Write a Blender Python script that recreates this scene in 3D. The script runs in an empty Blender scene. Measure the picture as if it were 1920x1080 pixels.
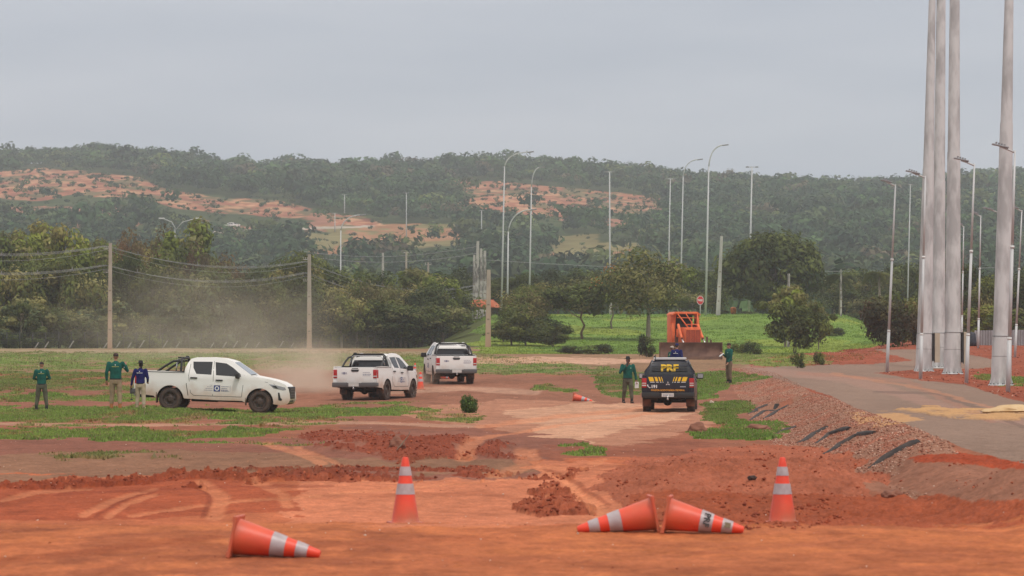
import bpy, bmesh, math, random
import numpy as np
from mathutils import Vector, Matrix, geometry
R = math.radians
C = bpy.context.scene.collection
SC = bpy.context.scene

# ---------------------------------------------------------------- camera, sky, sun, exposure
F = 6400.0          # focal length in photo pixels (1920 wide)
CAMZ = 1.77         # eye height
HOR = 677.0         # horizon row in the photo
cam_d = bpy.data.cameras.new('camera'); cam = bpy.data.objects.new('camera', cam_d); C.objects.link(cam)
cam.location = (0, 0, CAMZ); cam.rotation_euler = (R(90), 0, 0)
cam_d.sensor_width = 36; cam_d.lens = 36 * F / 1920
cam_d.shift_y = (HOR - 540) / 1920
cam_d.clip_start = 1; cam_d.clip_end = 20000
cam_d.dof.use_dof = True; cam_d.dof.focus_distance = 125; cam_d.dof.aperture_fstop = 5.6
SC.camera = cam

SUN_EL, SUN_ROT = R(58), R(150)
w = bpy.data.worlds.new("World"); SC.world = w; w.use_nodes = True
nt = w.node_tree; nt.nodes.clear()
def N(t, **k):
    n = nt.nodes.new(t)
    for a, b in k.items(): setattr(n, a, b)
    return n
sky = N('ShaderNodeTexSky', sky_type='NISHITA', sun_disc=False, sun_elevation=SUN_EL, sun_rotation=SUN_ROT,
        air_density=1.0, dust_density=4.0, ozone_density=1.0, altitude=100)
tc = N('ShaderNodeTexCoord'); mp = N('ShaderNodeMapping'); mp.inputs['Scale'].default_value = (1.0, 1.0, 5.0)
nz = N('ShaderNodeTexNoise'); nz.inputs['Scale'].default_value = 8; nz.inputs['Detail'].default_value = 4; nz.inputs['Roughness'].default_value = .5
rp = N('ShaderNodeValToRGB')
rp.color_ramp.elements[0].position = .3; rp.color_ramp.elements[0].color = (5.1, 5.5, 6.3, 1)
rp.color_ramp.elements[1].position = .72; rp.color_ramp.elements[1].color = (6.25, 6.5, 7.15, 1)
mx = N('ShaderNodeMixRGB'); mx.inputs[0].default_value = .88
bg = N('ShaderNodeBackground'); bg.inputs['Strength'].default_value = .1
out = N('ShaderNodeOutputWorld')
L = nt.links.new
L(tc.outputs['Generated'], mp.inputs[0]); L(mp.outputs[0], nz.inputs['Vector']); L(nz.outputs['Fac'], rp.inputs[0])
# an overcast sky is brighter overhead than at the horizon
sep = N('ShaderNodeSeparateXYZ'); L(tc.outputs['Generated'], sep.inputs[0])
zen = N('ShaderNodeMapRange'); zen.inputs[1].default_value = .12; zen.inputs[2].default_value = .8; zen.inputs[3].default_value = 0; zen.inputs[4].default_value = 1; L(sep.outputs['Z'], zen.inputs[0])
zc_ = N('ShaderNodeMixRGB'); zc_.inputs[1].default_value = (1, 1, 1, 1); zc_.inputs[2].default_value = (2.0, 1.8, 1.5, 1); L(zen.outputs[0], zc_.inputs[0])
ov = N('ShaderNodeVectorMath', operation='MULTIPLY'); L(rp.outputs[0], ov.inputs[0]); L(zc_.outputs[0], ov.inputs[1])
L(sky.outputs[0], mx.inputs[1]); L(ov.outputs[0], mx.inputs[2]); L(mx.outputs[0], bg.inputs[0]); L(bg.outputs[0], out.inputs[0])

sd = bpy.data.lights.new('sun', 'SUN'); sd.energy = 1.5; sd.angle = R(10); sd.color = (1, .95, .88)
sun = bpy.data.objects.new('sun', sd); C.objects.link(sun)
# sun_rotation of the sky is measured from +Y clockwise; the lamp shines from the same direction
sdir = Vector((math.sin(SUN_ROT) * math.cos(SUN_EL), math.cos(SUN_ROT) * math.cos(SUN_EL), math.sin(SUN_EL)))
sun.rotation_euler = sdir.to_track_quat('Z', 'Y').to_euler()
vs = SC.view_settings; vs.view_transform = 'Standard'; vs.look = 'None'; vs.exposure = 0; vs.gamma = 1; vs.use_curve_mapping = False
SC.cycles.use_denoising = True
SC.cycles.max_bounces = 6; SC.cycles.transparent_max_bounces = 8; SC.cycles.volume_bounces = 1
SC.cycles.volume_step_rate = 1.0; SC.cycles.volume_max_steps = 64

# ---------------------------------------------------------------- helpers
def tag(o, label=None, cat=None, group=None, kind=None):
    for k, v in (('label', label), ('category', cat), ('group', group), ('kind', kind)):
        if v: o[k] = v
    return o
def empty(name, loc=(0, 0, 0), rz=0.0, parent=None):
    o = bpy.data.objects.new(name, None); o.empty_display_size = .3; C.objects.link(o)
    o.location = loc; o.rotation_euler = (0, 0, rz)
    if parent: o.parent = parent
    return o
def link(name, me, mat=None, parent=None):
    o = bpy.data.objects.new(name, me); C.objects.link(o)
    if mat:
        for m in (mat if isinstance(mat, (list, tuple)) else [mat]): me.materials.append(m)
    if parent: o.parent = parent
    return o
def kids(o): return [c for c in bpy.data.objects if c.parent == o]
def copy_tree(o, parent=None):
    ch = [(c, [g for g in bpy.data.objects if g.parent == c]) for c in bpy.data.objects if c.parent == o]
    r = o.copy(); C.objects.link(r); r.parent = parent
    for c, gs in ch:
        d = c.copy(); C.objects.link(d); d.parent = r
        for g in gs:
            e = g.copy(); C.objects.link(e); e.parent = d
    return r
def np_mesh(name, co, faces, colors=None, smooth=False):
    """faces: (n,k) int array; colors: (nverts,3)"""
    me = bpy.data.meshes.new(name)
    nf, k = faces.shape
    me.vertices.add(len(co)); me.vertices.foreach_set('co', np.ascontiguousarray(co, dtype=np.float32).ravel())
    me.loops.add(nf * k); me.loops.foreach_set('vertex_index', np.ascontiguousarray(faces, dtype=np.int32).ravel())
    me.polygons.add(nf); me.polygons.foreach_set('loop_start', np.arange(0, nf * k, k, dtype=np.int32))
    me.polygons.foreach_set('loop_total', np.full(nf, k, dtype=np.int32))
    me.update(calc_edges=True)
    if colors is not None:
        at = me.color_attributes.new('col', 'FLOAT_COLOR', 'POINT')
        c4 = np.ones((len(co), 4), dtype=np.float32); c4[:, :3] = colors
        at.data.foreach_set('color', c4.ravel())
    if smooth: me.polygons.foreach_set('use_smooth', np.ones(nf, dtype=bool))
    return me

class MB:
    """collects boxes, tubes, lathes into ONE mesh"""
    def __init__(s): s.bm = bmesh.new()
    def quad(s, pts, mi=0):
        f = s.bm.faces.new([s.bm.verts.new(p) for p in pts]); f.material_index = mi; return f
    def box(s, c, d, rot=None, bev=0, taper=1.0, mi=0):
        x, y, z = d[0] / 2, d[1] / 2, d[2] / 2
        t = taper
        co = [(-x, -y, -z), (x, -y, -z), (x, y, -z), (-x, y, -z), (-x * t, -y * t, z), (x * t, -y * t, z), (x * t, y * t, z), (-x * t, y * t, z)]
        M = Matrix.Translation(c)
        if rot is not None: M = M @ (rot.to_4x4() if not isinstance(rot, tuple) else Matrix.Rotation(rot[2], 4, 'Z') @ Matrix.Rotation(rot[1], 4, 'Y') @ Matrix.Rotation(rot[0], 4, 'X'))
        vs = [s.bm.verts.new(M @ Vector(p)) for p in co]
        fs = [s.bm.faces.new([vs[i] for i in f]) for f in ((3, 2, 1, 0), (4, 5, 6, 7), (0, 1, 5, 4), (1, 2, 6, 5), (2, 3, 7, 6), (3, 0, 4, 7))]
        for f in fs: f.material_index = mi
        if bev:
            es = list({e for f in fs for e in f.edges})
            r = bmesh.ops.bevel(s.bm, geom=es, offset=bev, segments=2, affect='EDGES', profile=.6)
            for f in r['faces']: f.material_index = mi
        return s
    def tube(s, pts, rad, seg=8, cap=True, mi=0):
        pts = [Vector(p) for p in pts]; n = len(pts)
        if not hasattr(rad, '__len__'): rad = [rad] * n
        rings = []; up = Vector((0, 0, 1)); prev = None
        for i, p in enumerate(pts):
            d = (pts[min(i + 1, n - 1)] - pts[max(i - 1, 0)]).normalized()
            a = prev - d * prev.dot(d) if prev is not None else (up.cross(d) if abs(d.z) < .95 else Vector((1, 0, 0)).cross(d))
            a.normalize(); b = d.cross(a); prev = a
            rings.append([s.bm.verts.new(p + (a * math.cos(t) + b * math.sin(t)) * rad[i]) for t in [2 * math.pi * k / seg for k in range(seg)]])
        for r0, r1 in zip(rings, rings[1:]):
            for k in range(seg):
                f = s.bm.faces.new((r0[k], r0[(k + 1) % seg], r1[(k + 1) % seg], r1[k])); f.smooth = True; f.material_index = mi
        if cap:
            for r in (rings[0][::-1], rings[-1]):
                f = s.bm.faces.new(r); f.material_index = mi
        return s
    def lathe(s, prof, seg=24, M=None, mi=0, cap=False):
        """prof: (r,z) list around local z"""
        M = M or Matrix.Identity(4); rings = []
        for r, z in prof:
            rings.append([s.bm.verts.new(M @ Vector((r * math.cos(t), r * math.sin(t), z))) for t in [2 * math.pi * k / seg for k in range(seg)]])
        for r0, r1 in zip(rings, rings[1:]):
            for k in range(seg):
                f = s.bm.faces.new((r0[k], r0[(k + 1) % seg], r1[(k + 1) % seg], r1[k])); f.smooth = True; f.material_index = mi
        if cap:
            for r in (rings[0][::-1], rings[-1]): s.bm.faces.new(r).material_index = mi
        return s
    def ell(s, c, r, seg=12, rot=None):
        M = Matrix.Translation(c)
        if rot is not None: M = M @ rot.to_4x4()
        M = M @ Matrix.Diagonal((r[0], r[1], r[2], 1))
        bmesh.ops.create_uvsphere(s.bm, u_segments=seg, v_segments=max(6, seg // 2 + 2), radius=1, matrix=M); return s
    def loft(s, rings, cap=True):
        """rings: list of (center, rx, ry, axis direction)"""
        seg = 12; R_ = []
        for c, rx, ry in rings:
            R_.append([s.bm.verts.new((c[0] + rx * math.cos(t), c[1] + ry * math.sin(t), c[2])) for t in [2 * math.pi * k / seg for k in range(seg)]])
        for a, b in zip(R_, R_[1:]):
            for k in range(seg): s.bm.faces.new((a[k], a[(k + 1) % seg], b[(k + 1) % seg], b[k])).smooth = True
        if cap: s.bm.faces.new(R_[0][::-1]); s.bm.faces.new(R_[-1])
        return s
    def prism(s, pts, y0, y1, mi=0):
        """pts (x,z) polygon extruded along y"""
        a = [s.bm.verts.new((x, y0, z)) for x, z in pts]; b = [s.bm.verts.new((x, y1, z)) for x, z in pts]
        n = len(pts)
        fs = [s.bm.faces.new(a), s.bm.faces.new(b[::-1])] + [s.bm.faces.new((a[i], b[i], b[(i + 1) % n], a[(i + 1) % n])) for i in range(n)]
        for f in fs: f.material_index = mi
        return s
    def mesh(s, name, sharp=None):
        bmesh.ops.recalc_face_normals(s.bm, faces=s.bm.faces)
        me = bpy.data.meshes.new(name); s.bm.to_mesh(me); s.bm.free()
        if sharp is not None:
            me.polygons.foreach_set('use_smooth', np.ones(len(me.polygons), dtype=bool)); me.set_sharp_from_angle(angle=R(sharp))
        return me
    def build(s, name, mat=None, parent=None, sharp=None):
        return link(name, s.mesh(name, sharp), mat, parent)

_mats = {}
def mat(name, col, rough=.6, metal=0.0, col2=None, scale=4.0, bump=0.0, bscale=None, contrast=(.35, .65), attr=False, emit=None, dirt=None, spec=None, stretch=None, trans=None, detail=5, grain=None):
    if name in _mats: return _mats[name]
    m = bpy.data.materials.new(name); m.use_nodes = True; t = m.node_tree; b = t.nodes['Principled BSDF']
    def n(ty, **k):
        q = t.nodes.new(ty)
        for a_, b_ in k.items(): setattr(q, a_, b_)
        return q
    l = t.links.new
    b.inputs['Roughness'].default_value = rough; b.inputs['Metallic'].default_value = metal
    if spec is not None: b.inputs['Specular IOR Level'].default_value = spec
    b.inputs['Base Color'].default_value = (*col, 1)
    tcn = n('ShaderNodeTexCoord'); vec = tcn.outputs['Object']
    if stretch:
        mpn = n('ShaderNodeMapping'); mpn.inputs['Scale'].default_value = stretch; l(vec, mpn.inputs[0]); vec = mpn.outputs[0]
    src = None
    if attr:
        an = n('ShaderNodeAttribute'); an.attribute_name = 'col'; src = an.outputs['Color']
    if col2 is not None:
        z = n('ShaderNodeTexNoise'); z.inputs['Scale'].default_value = scale; z.inputs['Detail'].default_value = detail; l(vec, z.inputs['Vector'])
        r_ = n('ShaderNodeMapRange'); r_.inputs[1].default_value = contrast[0]; r_.inputs[2].default_value = contrast[1]; l(z.outputs['Fac'], r_.inputs[0])
        x = n('ShaderNodeMixRGB'); l(r_.outputs[0], x.inputs[0])
        if src:
            x.blend_type = 'MULTIPLY'; l(src, x.inputs[1])
        else: x.inputs[1].default_value = (*col, 1)
        x.inputs[2].default_value = (*col2, 1); src = x.outputs[0]
    if dirt:   # dust splashed up from below: colour, height of the line
        dc, z0, z1 = dirt
        sx = n('ShaderNodeSeparateXYZ'); l(tcn.outputs['Object'], sx.inputs[0])
        z = n('ShaderNodeTexNoise'); z.inputs['Scale'].default_value = 2.2; z.inputs['Detail'].default_value = 6; l(tcn.outputs['Object'], z.inputs['Vector'])
        ad = n('ShaderNodeMath', operation='MULTIPLY_ADD'); l(z.outputs['Fac'], ad.inputs[0]); ad.inputs[1].default_value = -.9; l(sx.outputs['Z'], ad.inputs[2])
        r_ = n('ShaderNodeMapRange'); r_.inputs[1].default_value = z1 - .45; r_.inputs[2].default_value = z0 - .45; r_.inputs[3].default_value = 0; r_.inputs[4].default_value = .85
        l(ad.outputs[0], r_.inputs[0])
        x = n('ShaderNodeMixRGB'); l(r_.outputs[0], x.inputs[0]); x.inputs[2].default_value = (*dc, 1)
        if src: l(src, x.inputs[1])
        else: x.inputs[1].default_value = (*col, 1)
        src = x.outputs[0]
    if grain:   # fine grain over everything
        z = n('ShaderNodeTexNoise'); z.inputs['Scale'].default_value = grain[0]; z.inputs['Detail'].default_value = 4; z.inputs['Roughness'].default_value = .7; l(vec, z.inputs['Vector'])
        r_ = n('ShaderNodeMapRange'); r_.inputs[1].default_value = .3; r_.inputs[2].default_value = .7; r_.inputs[3].default_value = 1 - grain[1]; r_.inputs[4].default_value = 1 + grain[1]; l(z.outputs['Fac'], r_.inputs[0])
        vm = n('ShaderNodeVectorMath', operation='SCALE'); l(src, vm.inputs[0]); l(r_.outputs[0], vm.inputs['Scale']); src = vm.outputs[0]
    if src: l(src, b.inputs['Base Color'])
    if bump:
        z = n('ShaderNodeTexNoise'); z.inputs['Scale'].default_value = bscale or scale * 3; z.inputs['Detail'].default_value = 5; l(vec, z.inputs['Vector'])
        bp = n('ShaderNodeBump'); bp.inputs['Strength'].default_value = min(1, bump); bp.inputs['Distance'].default_value = .02 * max(1, bump); l(z.outputs['Fac'], bp.inputs['Height']); l(bp.outputs[0], b.inputs['Normal'])
    if emit: b.inputs['Emission Color'].default_value = (*emit, 1); b.inputs['Emission Strength'].default_value = 1
    if trans:
        o_ = [q for q in t.nodes if q.type == 'OUTPUT_MATERIAL'][0]
        tr = n('ShaderNodeBsdfTranslucent'); l(src, tr.inputs[0]) if src else None
        ms = n('ShaderNodeMixShader'); ms.inputs[0].default_value = trans; l(b.outputs[0], ms.inputs[1]); l(tr.outputs[0], ms.inputs[2]); l(ms.outputs[0], o_.inputs[0])
    _mats[name] = m; return m

def text_mesh(s, size, mat_, parent, name, M, ext=.002, align='CENTER', xs=1.0, bold=0.0):
    c = bpy.data.curves.new('t', 'FONT'); c.body = s; c.size = size; c.extrude = ext; c.align_x = align; c.align_y = 'CENTER'; c.offset = bold; c.resolution_u = 2
    o = bpy.data.objects.new('t', c); C.objects.link(o); bpy.context.view_layer.update()
    me = bpy.data.meshes.new_from_object(o.evaluated_get(bpy.context.evaluated_depsgraph_get()))
    bpy.data.objects.remove(o); me.transform(M @ Matrix.Diagonal((xs, 1, 1, 1)))
    me.materials.clear()
    return link(name, me, mat_, parent)

# ---- value noise
_rng = np.random.RandomState(7); _T = _rng.rand(256, 256).astype(np.float32)
def vnoise(x, y):
    xi = np.floor(x).astype(np.int64); yi = np.floor(y).astype(np.int64); fx = x - xi; fy = y - yi
    fx = fx * fx * (3 - 2 * fx); fy = fy * fy * (3 - 2 * fy)
    a = _T[xi & 255, yi & 255]; b = _T[(xi + 1) & 255, yi & 255]; c = _T[xi & 255, (yi + 1) & 255]; d = _T[(xi + 1) & 255, (yi + 1) & 255]
    return (a + (b - a) * fx) * (1 - fy) + (c + (d - c) * fx) * fy
def fbm(x, y, o=4, g=.5):
    s = 0; a = 1; t = 0
    for i in range(o):
        s = s + a * vnoise(x + 17.3 * i, y + 9.1 * i); t += a; a *= g; x = x * 2.03; y = y * 2.03
    return s / t - .5            # about -0.5..0.5
def sst(a, b, x):
    t = np.clip((x - a) / (b - a), 0, 1); return t * t * (3 - 2 * t)
# ---------------------------------------------------------------- ground heights (world metres)
ZF = np.array([(0, .1), (26, .1), (29, .11), (32.5, .146), (34, .13), (38.4, -.06), (42, -.1), (50, -.05), (60, 0), (120, 0), (129, .2), (133, .24), (154, .8), (200, 1.5), (220, 1.85), (304, 2.9), (340, 3.05), (384, 2.95), (460, 4)])
ZH = np.array([(0, 0), (220, 1.85), (270, 2.35), (304, 3.1), (340, 4.6), (380, 6.5), (405, 7.3), (430, 7.5), (460, 7)])
ZR = np.array([(0, .45), (42, .5), (65, .55), (108, .6), (125, .62), (135, .8), (140, .88), (151, .97), (164, 1.22), (175, 1.24), (190, 1.38), (208, 2.0), (232, 2.65), (264, 3.3), (460, 5)])
XE = np.array([(0, 5.6), (42.1, 6.3), (49.7, 6.5), (65, 7.5), (86.5, 8.65), (108, 10.1), (155, 12.3), (200, 13.6), (230, 22), (460, 52)])
RIDGE = np.array([(-400, 314), (0, 311), (200, 304), (330, 316), (440, 332), (600, 334), (760, 334), (850, 325), (1000, 326), (1150, 340), (1250, 350), (1400, 361), (1600, 371), (1720, 366), (1820, 358), (1920, 354), (2400, 354)])
def ip(t, y): return np.interp(y, t[:, 0], t[:, 1])
def zbase(X, Y):
    X = np.asarray(X, dtype=float); Y = np.asarray(Y, dtype=float)
    a = X / np.maximum(Y, 1)
    zf = ip(ZF, Y); zh = ip(ZH, Y); zr = ip(ZR, Y)
    s = sst(-.03, -.004, a) * sst(220, 300, Y)
    z = zf * (1 - s) + zh * s
    xe = ip(XE, Y); wd = np.where(Y < 120, 1.6, 2.4)
    r = sst(0, 1, (X - (xe - wd)) / wd)
    rr = r * (1 - sst(215, 250, Y)) + sst(.095, .115, a) * sst(215, 250, Y)
    z = z * (1 - rr) + zr * rr
    # the red spoil mound right of the middle
    m = np.exp(-((Y - 50) / 3.2) ** 2) * sst(1.1, 2.6, X) * (1 - sst(4.0, 5.3, X))
    m += .55 * np.exp(-((Y - 47) / 2.5) ** 2) * sst(.8, 2.0, X) * (1 - sst(4.6, 6, X))
    z = z + .34 * m
    # hollow under the road at the right edge, ridge with tyre prints before it
    h = np.exp(-((Y - 46.5) / 4.0) ** 2) * sst(5.0, 5.5, X) * (1 - sst(7.2, 9, X))
    z = z - .38 * h
    z = z + .17 * np.exp(-((Y - 40.5 + .35 * (X - 4)) / 1.3) ** 2) * sst(3.3, 5, X)
    # clod rows left of the middle
    z = z + .24 * np.exp(-((Y - 67 - .9 * (X + 2)) / 2.6) ** 2) * sst(-4.6, -3.2, X) * (1 - sst(-.4, .1, X)) * (1 - .8 * np.exp(-((X + .75) / .28) ** 2))
    z = z + .075 * np.exp(-((Y - 53) / 1.5) ** 2) * sst(-9, -4, X) * (1 - sst(-.5, .1, X))
    z = z + .045 * np.exp(-((Y - 43.5) / 1.6) ** 2) * np.exp(-((X - .55) / .38) ** 2)
    z = z + .13 * sst(-15.5, -13.6, X) * (1 - sst(-12.3, -8.6, X)) * sst(100, 112, Y) * (1 - sst(119, 128, Y))
    return z
def zfar(X, Y):
    px = 960 + F * X / Y
    zr = CAMZ + (HOR - ip(RIDGE, px)) * 2000 / F
    t = np.clip((Y - 1000) / 1000, 0, 1)
    up = 28 + (zr - 28) * (1 - (1 - t) ** 1.25) 
    lo = np.interp(Y, [440, 600, 800, 1000], [5, 6, 14, 28])
    z = np.where(Y < 1000, lo, up) - np.maximum(Y - 2000, 0) * .25
    return z + 5 * fbm(X / 160, Y / 160, 3) * sst(600, 1100, Y)
def proj(X, Y, Z): return 960 + F * X / Y, HOR - F * (Z - CAMZ) / Y
def inpoly(px, py, poly):
    r = np.zeros(px.shape, bool); n = len(poly)
    for i in range(n):
        x0, y0 = poly[i]; x1, y1 = poly[(i + 1) % n]
        if y0 == y1: continue
        c = ((y0 > py) != (y1 > py)) & (px < (x1 - x0) * (py - y0) / (y1 - y0) + x0)
        r ^= c
    return r

# ---------------------------------------------------------------- ground sheet
ys = [3]
while ys[-1] < 24: ys.append(ys[-1] + .8)
while ys[-1] < 62: ys.append(ys[-1] + .065)
while ys[-1] < 135: ys.append(ys[-1] * 1.0032)
while ys[-1] < 470: ys.append(ys[-1] * 1.0055)
ys = np.array(ys)
aa = np.concatenate([np.linspace(-1.6, -.19, 14)[:-1], np.linspace(-.19, .19, 860), np.linspace(.19, 1.6, 14)[1:]])
A, Yg = np.meshgrid(aa, ys); Xg = A * Yg
zb = zbase(Xg, Yg)
PX, PY = proj(Xg, Yg, zb)
# irregular outlines
j1 = fbm(Xg * 1.1, Yg * .35, 4); j2 = fbm(Xg * .9 + 40, Yg * .35 + 3, 4)
jx = PX + j1 * 110 * np.clip(60 / Yg, .25, 1.2); jy = PY + j2 * 34 * np.clip(60 / Yg, .35, 1.1)
fine = fbm(Xg * 6, Yg * 2.2, 4)
COL = np.zeros(Xg.shape + (3,)); AMP = np.full(Xg.shape, .012)
def S(r, g, b):
    f = lambda c: ((c / 255 + .055) / 1.055) ** 2.4
    return np.array([f(r), f(g), f(b)])
big = fbm(Xg * .35, Yg * .12, 4); mid = fbm(Xg * 1.5 + 9, Yg * .6, 4)
base = S(146, 92, 70); COL[:] = base
def paint(mask, c, soft=None):
    m = mask.astype(float) if soft is None else soft
    COL[:] = COL * (1 - m[..., None]) + np.asarray(c) * m[..., None]
def reg(poly, c, k=1.0, amp=None, raw=False, hole=None):
    m = inpoly(PX if raw else jx, PY if raw else jy, poly)
    if hole is not None: m &= hole
    paint(m, c, m * k)
    if amp is not None: AMP[m] = amp
    return m
ORANGE = S(178, 101, 68); SALMON = S(194, 120, 88); DRED = S(132, 62, 42); GREY = S(138, 100, 78); PALE = S(196, 156, 132)
RED = S(160, 78, 50); DUSTY = S(168, 118, 94); GREEN = S(104, 130, 56); OLIVE = S(130, 134, 82); BRIGHT = S(112, 138, 60)
# middle distance
reg([(-99, 700), (2100, 700), (2100, 640), (-99, 640)], S(140, 110, 84))
reg([(-99, 712), (700, 708), (2000, 712), (2000, 790), (-99, 790)], S(140, 92, 74))
reg([(540, 700), (800, 690), (1020, 705), (1250, 700), (1250, 760), (960, 775), (700, 768), (520, 765)], S(142, 96, 76))
reg([(740, 765), (960, 745), (1330, 765), (1340, 800), (1180, 838), (1060, 850), (950, 840), (930, 800), (780, 790)], DUSTY)
reg([(940, 770), (1100, 752), (1330, 775), (1200, 800), (1040, 846), (985, 846), (1000, 800)], S(198, 152, 124), .8)
reg([(-99, 822), (560, 820), (700, 800), (960, 810), (1130, 835), (1130, 900), (-99, 900)], S(136, 88, 72))
reg([(-99, 850), (300, 845), (700, 858), (960, 866), (1040, 872), (960, 886), (600, 888), (-99, 905)], GREY)
reg([(-99, 905), (400, 885), (700, 902), (960, 898), (1040, 850), (1340, 850), (1400, 1000), (-99, 1000)], ORANGE)
tr = inpoly(jx, jy, [(560, 905), (960, 893), (1040, 860), (1180, 870), (1230, 960), (1180, 980), (560, 985), (540, 940)]); paint(tr, SALMON, tr * .8)
reg([(-99, 915), (300, 902), (560, 915), (600, 965), (300, 975), (-99, 972)], S(158, 78, 50), .85)
# fresh clods
CLOD = inpoly(jx, jy, [(570, 822), (600, 808), (760, 818), (860, 826), (868, 862), (760, 866), (680, 846), (600, 834)]) | inpoly(jx, jy, [(895, 862), (900, 832), (945, 830), (965, 862)])
CLOD |= inpoly(jx, jy, [(-99, 912), (200, 900), (420, 884), (600, 876), (700, 884), (930, 882), (940, 900), (600, 908), (300, 908), (-99, 925)]) | inpoly(jx, jy, [(985, 930), (1040, 905), (1075, 908), (1075, 935), (1105, 962), (1000, 965)])
CLOD |= inpoly(jx, jy, [(990, 892), (1080, 882), (1060, 900)])
CLOD &= fbm(Xg * .9 + 3, Yg * .45, 4, .6) > -.09; paint(CLOD, DRED, CLOD * .75); AMP[CLOD] = .036
# right hand spoil, hollow and ridge
reg([(1000, 840), (1330, 822), (1340, 850), (1180, 858), (1020, 860)], S(140, 84, 64), .9)
MO = reg([(1120, 890), (1180, 862), (1330, 842), (1560, 838), (1660, 905), (1640, 945), (1500, 1000), (1180, 1000), (1150, 930)], S(162, 94, 70), 1, .055)
m = inpoly(PX, PY, [(1100, 925), (2100, 925), (2100, 1000), (1100, 1000)]) & (jy > 925) & (PX > 1180); paint(m, S(150, 78, 52)); AMP[m] = .035
HOL = reg([(1650, 915), (1700, 870), (1780, 850), (2100, 870), (2100, 950), (1800, 935)], S(146, 100, 80), 1, .012)
reg([(1680, 868), (1760, 842), (1880, 850), (2050, 880), (2050, 890), (1800, 872)], S(158, 72, 46), 1, .03)
# foreground
m = (jy > 985) | (Yg < 33.3); paint(m, S(176, 102, 66)); AMP[m] = .010
m = m * sst(-.02, .12, fbm(Xg * 1.6, Yg * 1.1, 5, .6)); paint(m, S(150, 84, 54), m * .6)
m = (Yg < 34) * sst(.0, .16, fbm(Xg * 1.3 + 30, Yg * 1.2, 5, .6)); paint(m, S(190, 112, 68), m * .55)
m = (Yg < 33.5) * sst(.2, -1.5, Xg) * sst(-.06, .12, fbm(Xg * 1.9 + 60, Yg * 1.3, 5, .6)); paint(m, S(140, 78, 54), m * .6)
# wheel tracks: pale arcs pressed in the dirt
def arc(pts, wpx, c=S(204, 126, 88), k=.5):
    d = np.full(Xg.shape, 1e9)
    ok = (PY > min(p[1] for p in pts) - 20) & (PY < max(p[1] for p in pts) + 20)
    qx, qy = PX[ok] + j1[ok] * 18, PY[ok] + j2[ok] * 5; dd = np.full(qx.shape, 1e9)
    for (x0, y0), (x1, y1) in zip(pts, pts[1:]):
        vx, vy = x1 - x0, (y1 - y0) * 3; t = np.clip(((qx - x0) * vx + (qy - y0) * 3 * vy) / (vx * vx + vy * vy), 0, 1)
        dd = np.minimum(dd, np.hypot(qx - x0 - t * vx, (qy - y0) * 3 - t * vy))
    d[ok] = dd
    m = sst(wpx, wpx * .45, d) * k; paint(None, c, m); return m
TR = 0
for pts, wd in (([(160, 965), (215, 938), (285, 918)], 14), ([(205, 968), (240, 945), (290, 930)], 12), ([(250, 966), (420, 942), (600, 930)], 12), ([(380, 905), (415, 930), (405, 972)], 22),
                ([(480, 905), (530, 925), (545, 950)], 16), ([(0, 940), (60, 925), (160, 918)], 14), ([(500, 832), (560, 850), (600, 868)], 18), ([(560, 840), (640, 872)], 10),
                ([(885, 825), (870, 862)], 24), ([(980, 845), (985, 875), (930, 890)], 22), ([(1010, 875), (1090, 880), (1130, 862)], 14), ([(1070, 905), (1105, 945), (1130, 975)], 20), ([(1000, 845), (1012, 880), (1060, 900), (1118, 940), (1160, 985)], 12), ([(620, 925), (760, 915), (900, 905), (1010, 890)], 9),
                ([(700, 735), (860, 728), (1000, 735)], 20), ([(0, 795), (300, 797), (700, 793), (900, 800)], 12), ([(900, 800), (1050, 780), (1250, 762)], 16), ([(900, 822), (1100, 790), (1250, 772)], 10)):
    TR = TR + arc(pts, wd, PALE if pts[0][1] < 800 else S(206, 132, 94))
arc([(360, 905), (394, 930), (384, 972)], 7, S(126, 60, 40), .6); arc([(182, 968), (226, 942), (288, 924)], 6, S(126, 60, 40), .6); arc([(1020, 880), (1085, 905), (1140, 945)], 7, S(138, 72, 48), .6)
arc([(-99, 1010), (200, 995), (420, 985), (700, 988)], 22, S(196, 116, 74), .5); arc([(-99, 1060), (150, 1040), (400, 1010)], 26, S(150, 78, 48), .5)
arc([(100, 930), (400, 912), (620, 912)], 10, DRED, .5); arc([(250, 1020), (500, 1030), (900, 1012)], 20, S(160, 88, 56), .45)
for pts in ([(1100, 872), (1250, 880), (1400, 874)], [(700, 930), (900, 925), (1000, 940)], [(1250, 1040), (1500, 1020), (1800, 1040)], [(600, 1060), (1000, 1045), (1300, 1065)]): arc(pts, 14, S(150, 84, 58), .4)
# red bank right of the lamps
m = (Xg > ip(XE, Yg) + .1) & (Yg > 60) & (Yg < 290); paint(m, S(146, 78, 56)); AMP[m] = .03
# gravel bank under the road
xe = ip(XE, Yg)
GRAV = (Xg > xe - 2.4 - .5 * j1) & (Xg < xe + .05) & (Yg > 47) & (Yg < 190) & ~HOL & ~MO
paint(GRAV, S(152, 110, 90)); AMP[GRAV] = .016
m = GRAV & (fbm(Xg * 2.5, Yg * .5, 3) > .04); paint(m, S(160, 92, 70), m * .6)
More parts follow.
